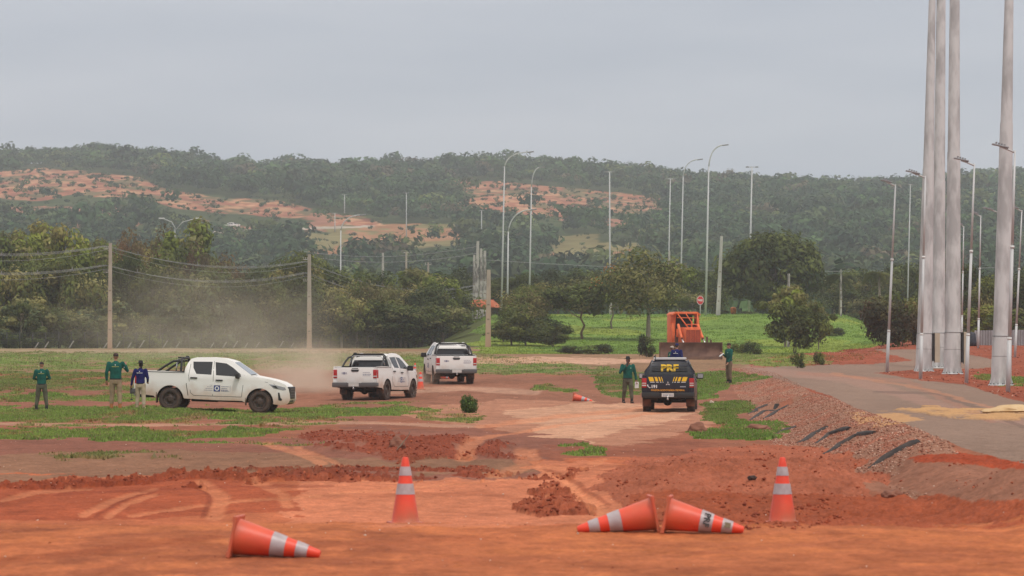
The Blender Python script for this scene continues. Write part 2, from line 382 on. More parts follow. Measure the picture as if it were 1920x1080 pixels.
# grass
def grass(poly, c, th=-.12, k=.85):
    n = fbm(Xg * .9 + 5, Yg * .28 + 11, 5, .6); m = inpoly(jx, jy, poly) * sst(th - .08, th + .20, n)
    paint(m, c, m * k); np.maximum(GR, m, out=GR); AMP[m > .5] = .02
GR = np.zeros(Xg.shape)
grass([(-99, 662), (560, 660), (900, 662), (1150, 690), (1000, 700), (560, 692), (-99, 694)], OLIVE, -.17)
grass([(-99, 662), (300, 664), (620, 664), (900, 672), (1180, 694), (1100, 700), (700, 682), (250, 690), (-99, 690)], S(112, 130, 66), -.12)
grass([(-99, 694), (280, 698), (280, 735), (-99, 748)], S(104, 120, 62), -.10)
grass([(-99, 735), (180, 735), (290, 742), (290, 752), (-99, 755)], GREEN, -.1)
grass([(-99, 762), (560, 766), (760, 762), (830, 768), (720, 780), (-99, 792)], GREEN, -.24)
grass([(600, 762), (780, 752), (900, 756), (870, 768), (650, 775)], GREEN, .02)
grass([(-99, 792), (600, 785), (700, 790), (560, 800), (300, 795), (-99, 800)], GREEN, -.02)
grass([(-99, 804), (330, 804), (560, 806), (430, 822), (-99, 826)], GREEN, -.22)
grass([(420, 818), (600, 820), (620, 832), (450, 834)], GREEN, .02); grass([(60, 850), (200, 845), (450, 848), (300, 862), (100, 862)], S(105, 112, 60), .03)
grass([(780, 772), (900, 776), (900, 788), (780, 792)], GREEN, -.06); grass([(995, 718), (1050, 722), (1100, 735), (1010, 732)], GREEN, -.1)
grass([(1115, 708), (1170, 702), (1250, 712), (1240, 740), (1150, 745), (1120, 735)], S(86, 116, 50), -.25)
grass([(900, 690), (1260, 696), (1250, 706), (900, 702)], S(104, 122, 66), -.02)
grass([(1290, 700), (1350, 694), (1440, 706), (1420, 716), (1370, 722), (1340, 748), (1290, 752)], S(90, 122, 48), -.3)
grass([(1310, 755), (1390, 750), (1415, 765), (1380, 780), (1400, 800), (1330, 792)], S(92, 118, 50), -.2)
grass([(1330, 800), (1420, 795), (1490, 798), (1470, 812), (1400, 824), (1320, 826), (1290, 822)], S(86, 124, 46), -.3)
grass([(1060, 842), (1120, 838), (1110, 850), (1070, 852)], GREEN, -.2)
m = (Yg > 262) & (A + .02 * fbm(Yg * .08, Xg * .1, 3) > -.010) & (A < .112) ; HG = m
paint(m, BRIGHT, m * 1.0); mm = m & (fbm(Xg * .08, Yg * .06, 4) > .03); paint(mm, S(98, 122, 54), mm * .7); mm = m & (fbm(Xg * .11 + 7, Yg * .05, 4) > .09); paint(mm, S(142, 152, 66), mm * .6); GR[m] = 1
grass([(1370, 662), (1480, 662), (1560, 668), (1660, 660), (1600, 676), (1480, 690), (1370, 684)], S(116, 134, 66), -.2)
grass([(1825, 702), (1865, 702), (1865, 714), (1825, 714)], GREEN, -.1); grass([(1885, 708), (1960, 706), (1960, 722), (1880, 722)], GREEN, -.3)
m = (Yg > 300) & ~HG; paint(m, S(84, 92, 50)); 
reg([(880, 672), (1000, 669), (1240, 674), (1240, 681), (1000, 682), (880, 680)], PALE, .9, .02)
reg([(-99, 654), (560, 656), (880, 661), (880, 666), (560, 663), (-99, 661)], S(158, 140, 112), .8)
reg([(1540, 668), (1600, 654), (1660, 655), (1712, 676), (1640, 686), (1560, 684)], S(150, 80, 58), 1, .05, hole=Yg > 150)
# mottling
v = 1 + .42 * mid + .4 * fine + .3 * big
COL *= np.clip(v, .62, 1.4)[..., None]
# asphalt
ROADP = [(1395, 691), (1470, 714), (1560, 743), (1600, 763), (1700, 797), (1800, 838), (1925, 872), (2900, 1200), (2900, 800), (1960, 762), (1900, 750), (1812, 722), (1727, 713), (1640, 699), (1720, 693), (1862, 690), (1868, 674), (1800, 662), (1720, 654.5), (1640, 655), (1712, 676), (1640, 682), (1500, 686)]
RM = inpoly(PX + j1 * 10, PY + j2 * 3, ROADP)
a_col = S(140, 116, 102)[None, None] * (1 + .25 * fbm(Xg * .7, Yg * .1, 4) + .12 * fine)[..., None]
COL = np.where(RM[..., None], a_col, COL); AMP[RM] = .002; GR[RM] = 0
for pts, wd, c in (([(1410, 692), (1600, 712), (1800, 772), (1960, 800)], 26, S(164, 128, 114)), ([(1500, 700), (1700, 715), (1860, 790)], 12, S(160, 116, 98)), ([(1640, 735), (1760, 738), (1920, 800)], 10, S(110, 90, 82)),
                   ([(1560, 700), (1740, 730), (1880, 772)], 8, S(182, 128, 100))): arc(pts, wd, c, .55)
mS = inpoly(jx, jy, [(1570, 778), (1680, 774), (1730, 788), (1640, 794)]); paint(mS, S(196, 150, 104), mS * .8)
mS = inpoly(PX + j1 * 60, PY + j2 * 12, [(1680, 768), (1760, 764), (1880, 772), (2000, 764), (2000, 788), (1800, 786), (1740, 780)]); mS = mS * sst(-.16, .04, fbm(Xg * 2.2, Yg * .5, 5, .6)); paint(mS, S(196, 152, 104), mS * .9)
COL = np.clip(COL, .004, .8)
# real relief: clods, ruts, tread prints
n1 = fbm(Xg * 8, Yg * 4, 4, .6); n2 = np.abs(fbm(Xg * 13 + 3, Yg * 6, 3)) ; n3 = fbm(Xg * 1.4, Yg * .8, 3)
fade = np.clip(1.2 - Yg / 250, .15, 1) * (Yg > 15)
zz = zb + fade * AMP * (2.2 * n1 + 2.5 * (n2 - .1) + 1.2 * n3) + .05 * fbm(Xg * .35, Yg * .3, 3) * (Yg > 15) * (1 - RM)
zz -= np.clip(TR, 0, 1) * .035
zz += CLOD * .05 * sst(.02, .12, n1) * fade
tread = (np.sin((Xg + .5 * Yg) * 34) > 0) * .02 * ((PY > 925) & (PY < 975) & (PX > 1440)) * sst(.0, .15, mid + .12)
zz += tread
zz += mS * .05
NR, NC = Xg.shape
idx = np.arange(NR * NC).reshape(NR, NC)
fc = np.stack([idx[:-1, :-1], idx[:-1, 1:], idx[1:, 1:], idx[1:, :-1]], -1).reshape(-1, 4)
me = np_mesh('ground', np.stack([Xg, Yg, zz], -1).reshape(-1, 3), fc, COL.reshape(-1, 3), smooth=True)
gm = mat('soil', (1, 1, 1), .95, col2=(.84, .81, .79), scale=3.5, contrast=(.42, .68), attr=True, bump=1.8, bscale=9, spec=.1, detail=8, grain=(16, .26))
ground = link('ground', me, gm); tag(ground, kind='structure')
def zat(X, Y):
    """actual sheet height"""
    i = int(np.clip(np.searchsorted(ys, Y) - 1, 0, NR - 2)); j = int(np.clip(np.searchsorted(aa, X / Y) - 1, 0, NC - 2))
    return float(zz[i, j] + (zz[i + 1, j] - zz[i, j]) * (Y - ys[i]) / (ys[i + 1] - ys[i]))
def gz(X, Y): return zat(X, Y) if Y < 460 else float(zfar(np.array([X]), np.array([Y]))[0])
def at(px, Y, dz=0):
    X = (px - 960) / F * Y; return Vector((X, Y, gz(X, Y) + dz))
def G(px, py):
    """first ground point seen at a place of the photo"""
    Y = 24.0
    while Y < 2100:
        X = (px - 960) / F * Y; z = float(zbase(np.array([X]), np.array([Y]))[0]) if Y < 460 else gz(X, Y)
        if HOR - F * (z - CAMZ) / Y <= py: return Vector((X, Y, gz(X, Y)))
        Y *= 1.002
    return Vector((X, Y, gz(X, Y)))

# ---------------------------------------------------------------- far hills
yh = np.concatenate([np.linspace(455, 1000, 90), np.linspace(1000, 2040, 330)[1:], np.linspace(2060, 2600, 10)])
ah = np.linspace(-.3, .3, 520)
Ah, Yh = np.meshgrid(ah, yh); Xh = Ah * Yh; Zh = zfar(Xh, Yh); Zh[0] = zbase(Xh[0], Yh[0]) - .1
HPX, HPY = proj(Xh, Yh, Zh)
BARE = [[(-200, 318), (140, 319), (200, 324), (270, 333), (300, 352), (420, 372), (520, 376), (585, 392), (580, 408), (500, 404), (400, 396), (320, 388), (270, 372), (150, 368), (60, 376), (-200, 350)],
        [(820, 334), (900, 337), (1030, 349), (1130, 358), (1245, 370), (1240, 384), (1190, 400), (1100, 392), (1000, 384), (900, 370), (850, 352)],
        [(850, 366), (960, 372), (1050, 392), (1060, 408), (960, 400), (860, 384)], [(600, 398), (690, 408), (725, 424), (640, 426)]]
SEMI = [[(-200, 385), (230, 388), (330, 400), (230, 440), (-200, 440)], [(1020, 385), (1240, 385), (1260, 420), (1150, 425), (1050, 415)], [(370, 395), (620, 400), (700, 440), (600, 470), (400, 470)]]
MEAD = [[(600, 424), (860, 420), (875, 456), (780, 466), (640, 456)], [(1020, 440), (1110, 436), (1115, 478), (1030, 480)], [(1110, 452), (1230, 455), (1200, 476), (1120, 478)], [(560, 435), (650, 440), (650, 480), (560, 478)]]
def hmask(px, py, ps, nx): 
    r = np.zeros(px.shape, bool)
    for p in ps: r |= inpoly(px + nx * 46, py + nx * 14, p)
    return r
hn = fbm(Xh / 22, Yh / 60, 5, .6)
hc = np.zeros(Xh.shape + (3,)); hc[:] = S(74, 84, 52)
m = hmask(HPX, HPY, SEMI, hn); hc[m & (hn > -.05)] = S(160, 112, 92)
m = hmask(HPX, HPY, MEAD, hn); hc[m] = S(134, 124, 84); hc[m & (hn > .06)] = S(160, 116, 86)
m = hmask(HPX, HPY, BARE, hn); hc[m] = S(170, 110, 86); n4 = fbm(Xh / 6, Yh / 16, 5, .75); hc[m & (n4 > .05)] = S(194, 148, 116); hc[m & (n4 < -.09)] = S(158, 98, 80)
hc[m & (fbm(Xh / 13 + 9, Yh / 30, 5, .65) > .07)] = S(118, 104, 74)
m = inpoly(HPX, HPY, [(370, 433), (450, 430), (700, 422), (700, 426), (450, 435), (370, 439)]); hc[m] = S(178, 168, 156)
hc *= (1 + .5 * hn)[..., None]
NRh, NCh = Xh.shape; idx = np.arange(NRh * NCh).reshape(NRh, NCh)
fc = np.stack([idx[:-1, :-1], idx[:-1, 1:], idx[1:, 1:], idx[1:, :-1]], -1).reshape(-1, 4)
Zv = Zh + 1.2 * n4 * hmask(HPX, HPY, BARE, hn)
hm = mat('hill_earth', (1, 1, 1), 1.0, col2=(.7, .66, .6), scale=.12, attr=True, bump=1, bscale=.3, spec=.05)
hills = link('hills', np_mesh('hills', np.stack([Xh, Yh, Zv], -1).reshape(-1, 3), fc, np.clip(hc, .01, .8).reshape(-1, 3), smooth=True), hm); tag(hills, kind='structure')

# ---------------------------------------------------------------- leaves
def quads(c, nrm, size, rng, asp=1.0):
    n = len(c); r = rng.randn(n, 3); nrm = nrm / (np.linalg.norm(nrm, axis=1, keepdims=True) + 1e-9)
    t = np.cross(nrm, r); t /= (np.linalg.norm(t, axis=1, keepdims=True) + 1e-9); b = np.cross(nrm, t)
    s = size[:, None] * .5
    v = np.stack([c - t * s * asp, c - b * s * .55, c + t * s * asp, c + b * s * .55 + nrm * s * .25], 1)
    return v.reshape(-1, 3), np.arange(4 * n).reshape(n, 4)
leafm = mat('leaves', (1, 1, 1), .75, attr=True, spec=.25, trans=.32, col2=(.8, .8, .8), scale=3)
def vary(m):   # every plant its own tint
    t = m.node_tree; oi = t.nodes.new('ShaderNodeObjectInfo'); r_ = t.nodes.new('ShaderNodeValToRGB'); e = r_.color_ramp.elements
    e[0].color = (.62, .66, .70, 1); e[1].color = (1.35, 1.22, 1.0, 1); x = r_.color_ramp.elements.new(.5); x.color = (1.0, 1.0, .9, 1); t.links.new(oi.outputs['Random'], r_.inputs[0])
    at_ = [n for n in t.nodes if n.type == 'ATTRIBUTE'][0]; mu = t.nodes.new('ShaderNodeMixRGB'); mu.blend_type = 'MULTIPLY'; mu.inputs[0].default_value = 1
    tg = [l.to_socket for l in at_.outputs['Color'].links]; t.links.new(at_.outputs['Color'], mu.inputs[1]); t.links.new(r_.outputs[0], mu.inputs[2]); [t.links.new(mu.outputs[0], s) for s in tg]
woodm = mat('far_leaves', (1, 1, 1), .75, attr=True, spec=.2, trans=.18, col2=(.8, .8, .8), scale=.5); vary(leafm)
barkm = mat('bark', (.16, .12, .09), .9, col2=(.09, .07, .055), scale=3, bump=.6, stretch=(6, 6, 1))
barkp = mat('pale_bark', (.34, .28, .2), .9, col2=(.2, .16, .12), scale=3, bump=.6, stretch=(6, 6, 1))

# forest on the far slopes: one mass
rng = np.random.RandomState(3)
NT = 24000
Yt = np.sqrt(rng.uniform(540 ** 2, 2040 ** 2, NT)); Xt = rng.uniform(-.185, .185, NT) * Yt
Zt = zfar(Xt, Yt); tx, ty = proj(Xt, Yt, Zt); tn = fbm(Xt / 22, Yt / 60, 5, .6)
keep = np.ones(NT, bool); u = rng.rand(NT); dn = fbm(Xt / 40, Yt / 60, 3)
small = np.ones(NT)
for f_ in (0, .35, .7, 1.1):
    dy_ = f_ * 6.5 * F / Yt; mB = hmask(tx, ty - dy_, BARE, tn); mM = hmask(tx, ty - dy_, MEAD, tn)
    small[(mB | mM) & (u > .012)] = .32
    keep &= ~(mB & (u > .30)); keep &= ~(mM & (u > .12))
keep &= ~(hmask(tx, ty, SEMI, tn) & (u > .35 + 1.2 * dn))
keep &= ~inpoly(tx, ty, [(370, 432), (450, 429), (700, 421), (700, 432), (450, 445), (370, 449)])
keep &= u < .93 + dn; keep &= (Yt > 1000) | (u < .8)
Xt, Yt, Zt, small = Xt[keep], Yt[keep], Zt[keep], small[keep]; NT = len(Xt)
ht = small * rng.uniform(3.6, 6.6, NT) * (1 + .4 * fbm(Xt / 90 + 5, Yt / 90, 3)) * np.where(rng.rand(NT) > .82, rng.uniform(1.2, 1.75, NT), 1); wt = ht * rng.uniform(.95, 1.5, NT)
NL = 84
lob = rng.randn(NT, 3, 3) * .30; lob[..., 2] = np.abs(lob[..., 2]) * .5
d = rng.randn(NT, NL, 3); d /= np.linalg.norm(d, axis=2, keepdims=True); rad = rng.uniform(.55, 1, (NT, NL, 1)) * .34
cc = np.repeat(lob, NL // 3, axis=1) + d * rad * np.array([1, 1, .8]); cc[..., 2] += .62
sc3 = np.stack([wt, wt, ht], -1)[:, None]
pos = cc * sc3; pos[..., 0] += Xt[:, None]; pos[..., 1] += Yt[:, None]; pos[..., 2] = np.maximum(pos[..., 2], .4) + Zt[:, None]
nr = d * 1.2 + rng.randn(NT, NL, 3) * .28 + np.array([0, 0, .4])
pal = np.array([(.016, .036, .014), (.026, .052, .018), (.042, .076, .024), (.054, .074, .028), (.085, .105, .030), (.085, .07, .040)])
tc_ = 1.5 * pal[rng.choice(6, NT, p=[.25, .3, .22, .12, .08, .03])] * rng.uniform(.65, 1.4, (NT, 1))
v, f = quads(pos.reshape(-1, 3), nr.reshape(-1, 3), np.repeat(wt * rng.uniform(.17, .25, NT), NL), rng)
cl = np.repeat(np.repeat(tc_, NL, 0) * rng.uniform(.75, 1.3, (NT * NL, 1)), 4, 0)
fo = link('hillside_woodland', np_mesh('hillside_woodland', v, f, cl), woodm); tag(fo, 'dark green scrub woodland covering the far slopes', 'woodland', kind='stuff')
del v, f, cl, pos, nr, cc
# ---------------------------------------------------------------- trees
DG = (.068, .090, .026); MG = (.135, .165, .046); OG = (.225, .215, .085); BG = (.19, .235, .045); RB = (.13, .075, .042); YT = (.24, .20, .09); PG = (.15, .19, .09); ORF = (.55, .2, .03)
def crown_mesh(name, W, H, z0, ncl, nleaf, ls, cols, seed, squash=.8, shell=.5, rr=(.14, .26), top_bias=0.0, asym=.15, dens=1.0, acc=None):
    """W crown width, z0..H crown heights; leaf clumps spread through an uneven ellipsoid"""
    rg = np.random.RandomState(seed); ch = H - z0; cz = z0 + ch * .5
    d = rg.randn(ncl, 3); d /= np.linalg.norm(d, axis=1, keepdims=True); r = rg.uniform(shell, 1, (ncl, 1)) ** .7
    ph = np.arctan2(d[:, 1], d[:, 0]); bump = 1 + asym * np.sin(ph * 2 + rg.rand() * 6) + asym * np.sin(ph * 3 + d[:, 2] * 4 + rg.rand() * 6)
    c = d * r * np.array([W / 2, W / 2, ch / 2]) * .82 * bump[:, None]; c[:, 2] += cz + top_bias * ch * .2 * (1 - r[:, 0])
    R_ = rg.uniform(rr[0], rr[1], ncl) * min(W, ch * 1.6) * .9
    n = nleaf // ncl; k = np.repeat(np.arange(ncl), n)
    e = rg.randn(len(k), 3); e /= np.linalg.norm(e, axis=1, keepdims=True); q = rg.rand(len(k), 1) ** .38
    p = c[k] + e * q * R_[k][:, None] * np.array([1, 1, squash]); nr = e * 1.1 + rg.randn(len(k), 3) * .32 + np.array([0, 0, .45])
    cols = np.array(cols); ci = rg.choice(len(cols), ncl); col = cols[ci][k] * rg.uniform(.7, 1.35, (len(k), 1)) * (rg.uniform(.8, 1.25, ncl)[k][:, None])
    if acc is not None:
        hit = (rg.rand(ncl) < acc[1])[k] & (rg.rand(len(k)) < .6); col[hit] = np.array(acc[0]) * rg.uniform(.7, 1.3, (hit.sum(), 1))
    v, f = quads(p, nr, ls * 1.2 * rg.uniform(.6, 1.35, len(k)), rg, 1.2)
    v[:, 2] = np.maximum(v[:, 2], .02)
    return np_mesh(name, v, f, np.repeat(col, 4, 0)), c
def trunk_mesh(H, z0, cen, r0, seed, nl=7, lean=.0, forks=1):
    rd = random.Random(seed); b = MB()
    for k in range(forks):
        a = rd.random() * 6.3; sp = (0 if forks == 1 else .12 * H)
        top = Vector((math.cos(a) * sp + lean, math.sin(a) * sp, z0 + (H - z0) * .55)); pts = [Vector((math.cos(a) * r0 * .6 * (forks > 1), math.sin(a) * r0 * .6 * (forks > 1), -.3))]
        for i in range(1, 7):
            t = i / 6; pts.append(Vector((top.x * t * t + rd.uniform(-1, 1) * .04 * H * t * (1 - t) * 3, top.y * t * t + rd.uniform(-1, 1) * .03 * H, top.z * t)))
        b.tube(pts, [r0 * (1 - .75 * i / 6) / (1 if forks == 1 else 1.4) for i in range(7)], 8)
        far = sorted(range(len(cen)), key=lambda i: rd.random())[:nl]
        for i in far:
            q = Vector(cen[i]); s = pts[rd.choice((3, 4, 5))]; m_ = (s + q) / 2 + Vector((rd.uniform(-.3, .3), rd.uniform(-.3, .3), -.06 * H))
            b.tube([s, m_, q], [r0 * .38, r0 * .22, r0 * .07], 6)
    return b.mesh('trunk', 60)
def tree_proto(name, label, cat, W, H, z0, ncl, nleaf, ls, cols, seed, r0=.2, bark=None, forks=1, nl=8, crown='crown', **k):
    root = empty(name); me, c = crown_mesh(crown, W, H, z0, ncl, nleaf, ls, cols, seed, **k); link(crown, me, leafm, root)
    link('trunk', trunk_mesh(H, z0, c, r0, seed, nl=nl, forks=forks, lean=k.get('lean', 0)), bark or barkm, root)
    tag(root, label, cat); root['H'] = H; root['W'] = W; return root
used = set()
def put(proto, px, Y, top=None, width=None, rz=None, label=None, group=None, rdm=random.Random(5), base=None, sink=.1):
    """a copy of a tree at a place, scaled so that its top reaches photo row `top`"""
    o = proto if proto.name not in used else copy_tree(proto); used.add(proto.name)
    p = at(px, Y); hz_ = (CAMZ + (HOR - top) * Y / F) - p.z if top else proto['H']
    s = hz_ / proto['H']; sx = (width * Y / F) / proto['W'] if width else s
    o.location = (p.x, p.y, p.z - sink); o.scale = (sx, sx, s); o.rotation_euler.z = rdm.uniform(0, 6.28) if rz is None else rz
    if label: o['label'] = label
    if group: o['group'] = group
    return o
T_bush = tree_proto('leafy_tree', '', 'tree', 8, 10, 1.2, 34, 5200, .36, [DG, DG, MG, MG, OG], 1)
T_green = tree_proto('green_tree', '', 'tree', 8, 10, 2, 30, 5200, .38, [MG, BG, BG, OG], 2)
T_olive = tree_proto('olive_tree', '', 'tree', 8, 9, 1.5, 30, 4600, .34, [OG, OG, MG, (.12, .12, .055)], 3, bark=barkp)
T_dry = tree_proto('dry_tree', '', 'tree', 7, 9, 3, 26, 3000, .27, [RB, (.13, .10, .055), OG], 4, nl=18, bark=barkp)
T_yel = tree_proto('flowering_tree', '', 'tree', 8, 8, 2, 34, 3800, .28, [OG, MG, MG], 5, acc=(YT, .6), nl=14)
T_umb = tree_proto('flat_topped_tree', '', 'tree', 6.5, 8.2, 5.4, 18, 2400, .32, [DG, MG, OG], 6, r0=.13, bark=barkp, squash=.6, acc=(PG, .25))
T_multi = tree_proto('multi_stemmed_tree', '', 'tree', 6, 5.6, .5, 30, 4600, .30, [DG, DG, MG, (.07, .08, .035)], 51, r0=.1, forks=3, nl=9, asym=.22, bark=barkm)
T_dark = tree_proto('dark_tree', '', 'tree', 8, 8.5, 1.0, 34, 5200, .34, [DG, DG, (.04, .055, .024), MG], 7)
T_shrub = tree_proto('young_tree', '', 'tree', 4, 5, .7, 20, 2000, .34, [MG, OG, OG, DG], 8, r0=.07, bark=barkp, acc=(PG, .55), nl=6)
T_shrub2 = tree_proto('slim_tree', '', 'tree', 3.2, 5.6, 2.2, 14, 1500, .30, [MG, OG, PG], 9, r0=.06, bark=barkp, acc=((.2, .22, .12), .4), nl=8)
T_shrub3 = tree_proto('reddish_shrub', '', 'shrub', 3.6, 4.6, .6, 18, 1700, .30, [RB, OG, MG, (.16, .08, .05)], 10, r0=.06, forks=2)
# wood behind the fence, back row
back = [(-20, 440, 'G', 345), (28, 436, 'G', 350), (80, 420, 'G', 356), (140, 428, 'G', 345), (182, 452, 'G', 340), (-60, 430, 'B', 352), (215, 436, 'D', 372), (262, 428, 'D', 360), (290, 422, 'D', 382), (352, 414, 'G', 362),
        (240, 462, 'B', 345), (315, 455, 'B', 350), (385, 452, 'D', 350), (415, 470, 'D', 356), (400, 492, 'B', 340), (450, 500, 'O', 352), (350, 488, 'O', 338), (490, 488, 'B', 362), (530, 474, 'B', 372), (560, 463, 'B', 356), (592, 470, 'B', 378),
        (500, 512, 'O', 342), (620, 492, 'B', 362), (652, 500, 'B', 380), (670, 505, 'O', 356), (700, 500, 'B', 375), (600, 510, 'O', 345), (735, 528, 'Y', 352), (690, 520, 'Y', 346), (782, 506, 'G', 372), (822, 512, 'G', 380), (760, 515, 'O', 366), (812, 525, 'B', 362),
        (835, 512, 'K', 388), (872, 500, 'K', 470), (905, 512, 'K', 470), (930, 522, 'B', 465), (110, 470, 'B', 336), (60, 480, 'B', 338), (10, 470, 'O', 336), (165, 490, 'O', 334), (285, 500, 'K', 336), (215, 490, 'K', 336), (445, 530, 'K', 338), (545, 515, 'K', 344), (640, 535, 'O', 340), (580, 545, 'K', 340), (790, 545, 'K', 350), (830, 560, 'O', 345), (750, 565, 'B', 342), (700, 560, 'K', 342)]
PT = dict(G=(T_green, 'bright green rounded tree in the wood behind the fence', 128), B=(T_bush, 'mid green bushy tree in the wood behind the fence', 118), O=(T_olive, 'olive green loose tree in the wood behind the fence', 118), D=(T_dry, 'thin reddish brown dry tree in the wood behind the fence', 100), Y=(T_yel, 'tree with cream dry flower heads behind the fence', 100), K=(T_dark, 'very dark dense tree low in the wood behind the fence', 120))
rd = random.Random(11)
for i, (px, tp, k, Y) in enumerate(back):
    pr, lb, wd = PT[k]; put(pr, px, Y, tp, wd * rd.uniform(.85, 1.15), label=lb, group=['wood behind the fence: ' + pr['category'] + 's of the kind ' + k][0] and {'G': 'bright green trees behind the fence', 'B': 'bushy trees behind the fence', 'O': 'olive trees behind the fence', 'D': 'dry trees behind the fence', 'Y': 'cream flowered trees behind the fence', 'K': 'dark trees behind the fence'}[k])
# front row right behind the fence
n = 0; px = -30
while px < 862:
    r = rd.random(); pr, lb, g, wd = ((T_shrub, 'small leafy tree with pale young leaves just behind the wire fence', 'young trees just behind the fence', 78) if r < .5 else
                                 (T_shrub2, 'slim tree on a thin pale trunk just behind the wire fence', 'slim trees just behind the fence', 58) if r < .78 else
                                 (T_olive, 'low olive green tree crowding the back of the wire fence', 'low olive trees just behind the fence', 92) if r < .92 or px > 560 else (T_shrub3, 'reddish leaved shrub just behind the wire fence', 'reddish shrubs just behind the fence', 60))
    yb = np.interp(px, [0, 580, 900], [308, 344, 384]); tp = rd.uniform(548, 592) if px < 650 else rd.uniform(566, 606)
    if px > 790: tp += 22
    put(pr, px, yb + rd.uniform(3, 12), tp, wd * rd.uniform(.8, 1.2), label=lb, group=g); px += rd.uniform(17, 30)
for px, tp, dY in ((474, 532, 4), (40, 560, 3), (300, 590, 4)):
    put(T_umb, px, np.interp(px, [0, 580, 900], [308, 344, 384]) + dY, tp, 78 if px == 474 else 50, label={474: 'flat topped tree on a bare straight trunk, tallest by the fence', 40: 'small flat topped tree with a bent pale trunk near the left edge', 300: 'small flat topped tree behind the dust right of the left pole'}[px])
T_end = T_shrub3
# middle group, right of the shelter
put(T_dark, 978, 330, 545, 100, label='dark bushy tree right of the leftmost shelter post', rz=1)
put(T_yel, 985, 322, 540, 120, label='dark tree topped with cream seed heads right of the tiled shelter', rz=2.2)
put(T_dark, 1010, 318, 592, 120, label='low dark bush leaning towards the green field')
put(T_dark, 945, 315, 610, 90, label='low dark bush beside the right concrete pole')
put(T_bush, 884, 372, 612, 80, label='leafy bush at the foot of the tiled shelter')
put(T_dark, 1040, 325, 606, 80, label='drooping dark bush at the left edge of the green field')
put(T_bush, 958, 306, 588, 90, label='mid green bush right of the short pale pole'); put(T_multi, 985, 303, 578, 104, label='dark spreading bush nearest the left end of the green field'); put(T_multi, 1036, 300, 604, 84, label='lower dark bush whose branches droop over the green field')
T_wide = tree_proto('spreading_tree', 'wide spreading tree with forked trunk standing on the green field behind the bulldozer', 'tree', 11, 10, 3.1, 46, 6000, .33, [DG, MG, OG, OG], 21, r0=.3, forks=1, nl=16, squash=.7, bark=barkp)
put(T_wide, 1215, 318, 475, 190, label='wide spreading tree with forked trunk standing on the green field behind the bulldozer')
T_slim = tree_proto('slender_tree', '', 'tree', 9, 8, 3.4, 34, 4200, .33, [DG, MG, OG], 22, r0=.14, bark=mat('red_bark', (.26, .15, .10), .9, col2=(.16, .09, .06), scale=3), nl=12, squash=.7)
put(T_slim, 1092, 322, 524, 170, label='wide canopied tree on a thin reddish trunk at the left of the green field')
put(T_slim, 1010, 350, 530, 120, label='dull green tree between the shelter and the thin trunked tree')
T_or = tree_proto('orange_tinged_tree', '', 'tree', 7, 7, 3, 26, 2600, .33, [DG, MG, OG], 23, r0=.12, acc=(ORF, .35), nl=10)
put(T_or, 1148, 350, 506, 110, label='tree with a patch of orange blossom left of the spreading tree')
for i, (px, tp, wd, Y, pr) in enumerate([(985, 508, 100, 425, T_dark), (1045, 503, 110, 430, T_dark), (1085, 498, 110, 440, T_bush), (1120, 505, 100, 445, T_dark), (940, 518, 90, 425, T_dark), (1275, 496, 120, 432, T_bush), (1310, 505, 110, 438, T_dark), (1180, 520, 100, 430, T_olive), (1335, 500, 90, 450, T_bush), (1250, 530, 110, 420, T_dark), (1020, 545, 110, 410, T_olive), (1300, 540, 90, 415, T_olive)]):
    put(pr, px, Y, tp, wd, label='tree of the dark belt along the top of the green field', group='tree belt along the top of the green field')
# the great round crown and its neighbours
T_mango = tree_proto('round_crowned_tree', '', 'tree', 15, 11, .9, 95, 17000, .5, [DG, DG, DG, (.036, .062, .018), MG], 31, r0=.45, shell=.78, rr=(.1, .18), asym=.05, nl=10)
put(T_mango, 1452, 414, 434, 212, label='huge dense dark green dome shaped tree on the skyline of the field')
T_br = tree_proto('branching_tree', '', 'tree', 7, 5.6, 2.6, 22, 2600, .32, [MG, OG, BG], 32, r0=.14, forks=2, nl=10, squash=.55)
put(T_br, 1472, 300, 530, 118, label='light green layered tree on slim limbs before the dome shaped tree')
put(T_multi, 1490, 262, 556, 108, label='dark bush shaped tree standing at the foot of the green field')
put(T_br, 1535, 285, 560, 70, label='thin drooping small tree right of the dark bush shaped tree')
for i, (px, tp, wd, Y, pr) in enumerate([(1565, 505, 90, 450, T_olive), (1600, 498, 90, 445, T_bush), (1635, 505, 90, 440, T_bush), (1670, 492, 100, 445, T_dark), (1700, 487, 110, 440, T_bush), (1735, 484, 110, 430, T_dark), (1585, 540, 90, 436, T_dark), (1660, 548, 90, 432, T_bush), (1615, 552, 80, 434, T_olive), (1780, 488, 110, 420, T_dark), (1880, 505, 110, 420, T_bush), (1930, 498, 110, 425, T_dark)]):
    put(pr, px, Y, tp, wd, label='tree of the belt right of the dome shaped tree', group='tree belt right of the dome shaped tree')
for i, (px, tp, wd, Y, pr) in enumerate([(1815, 492, 100, 300, T_dark), (1855, 510, 90, 290, T_bush), (1790, 540, 90, 285, T_bush), (1905, 520, 95, 296, T_dark), (1945, 500, 100, 300, T_bush), (1760, 500, 110, 310, T_dark), (1840, 570, 90, 275, T_green), (1890, 578, 90, 272, T_green), (1740, 560, 90, 280, T_dark)]):
    put(pr, px, Y, tp, wd, label='dark leafy tree behind the grey corrugated fence', group='trees behind the corrugated fence')
T_rust = tree_proto('rusty_leaved_tree', '', 'tree', 6, 5, .2, 40, 5200, .26, [(.06, .055, .025), OG, RB, (.10, .07, .035), MG], 33, r0=.12, forks=2)
put(T_rust, 1668, 240, 545, 118, label='dense rusty leaved bush left of the steel masts')
put(T_rust, 1712, 246, 556, 100, label='dense rusty leaved bush directly behind the steel masts')
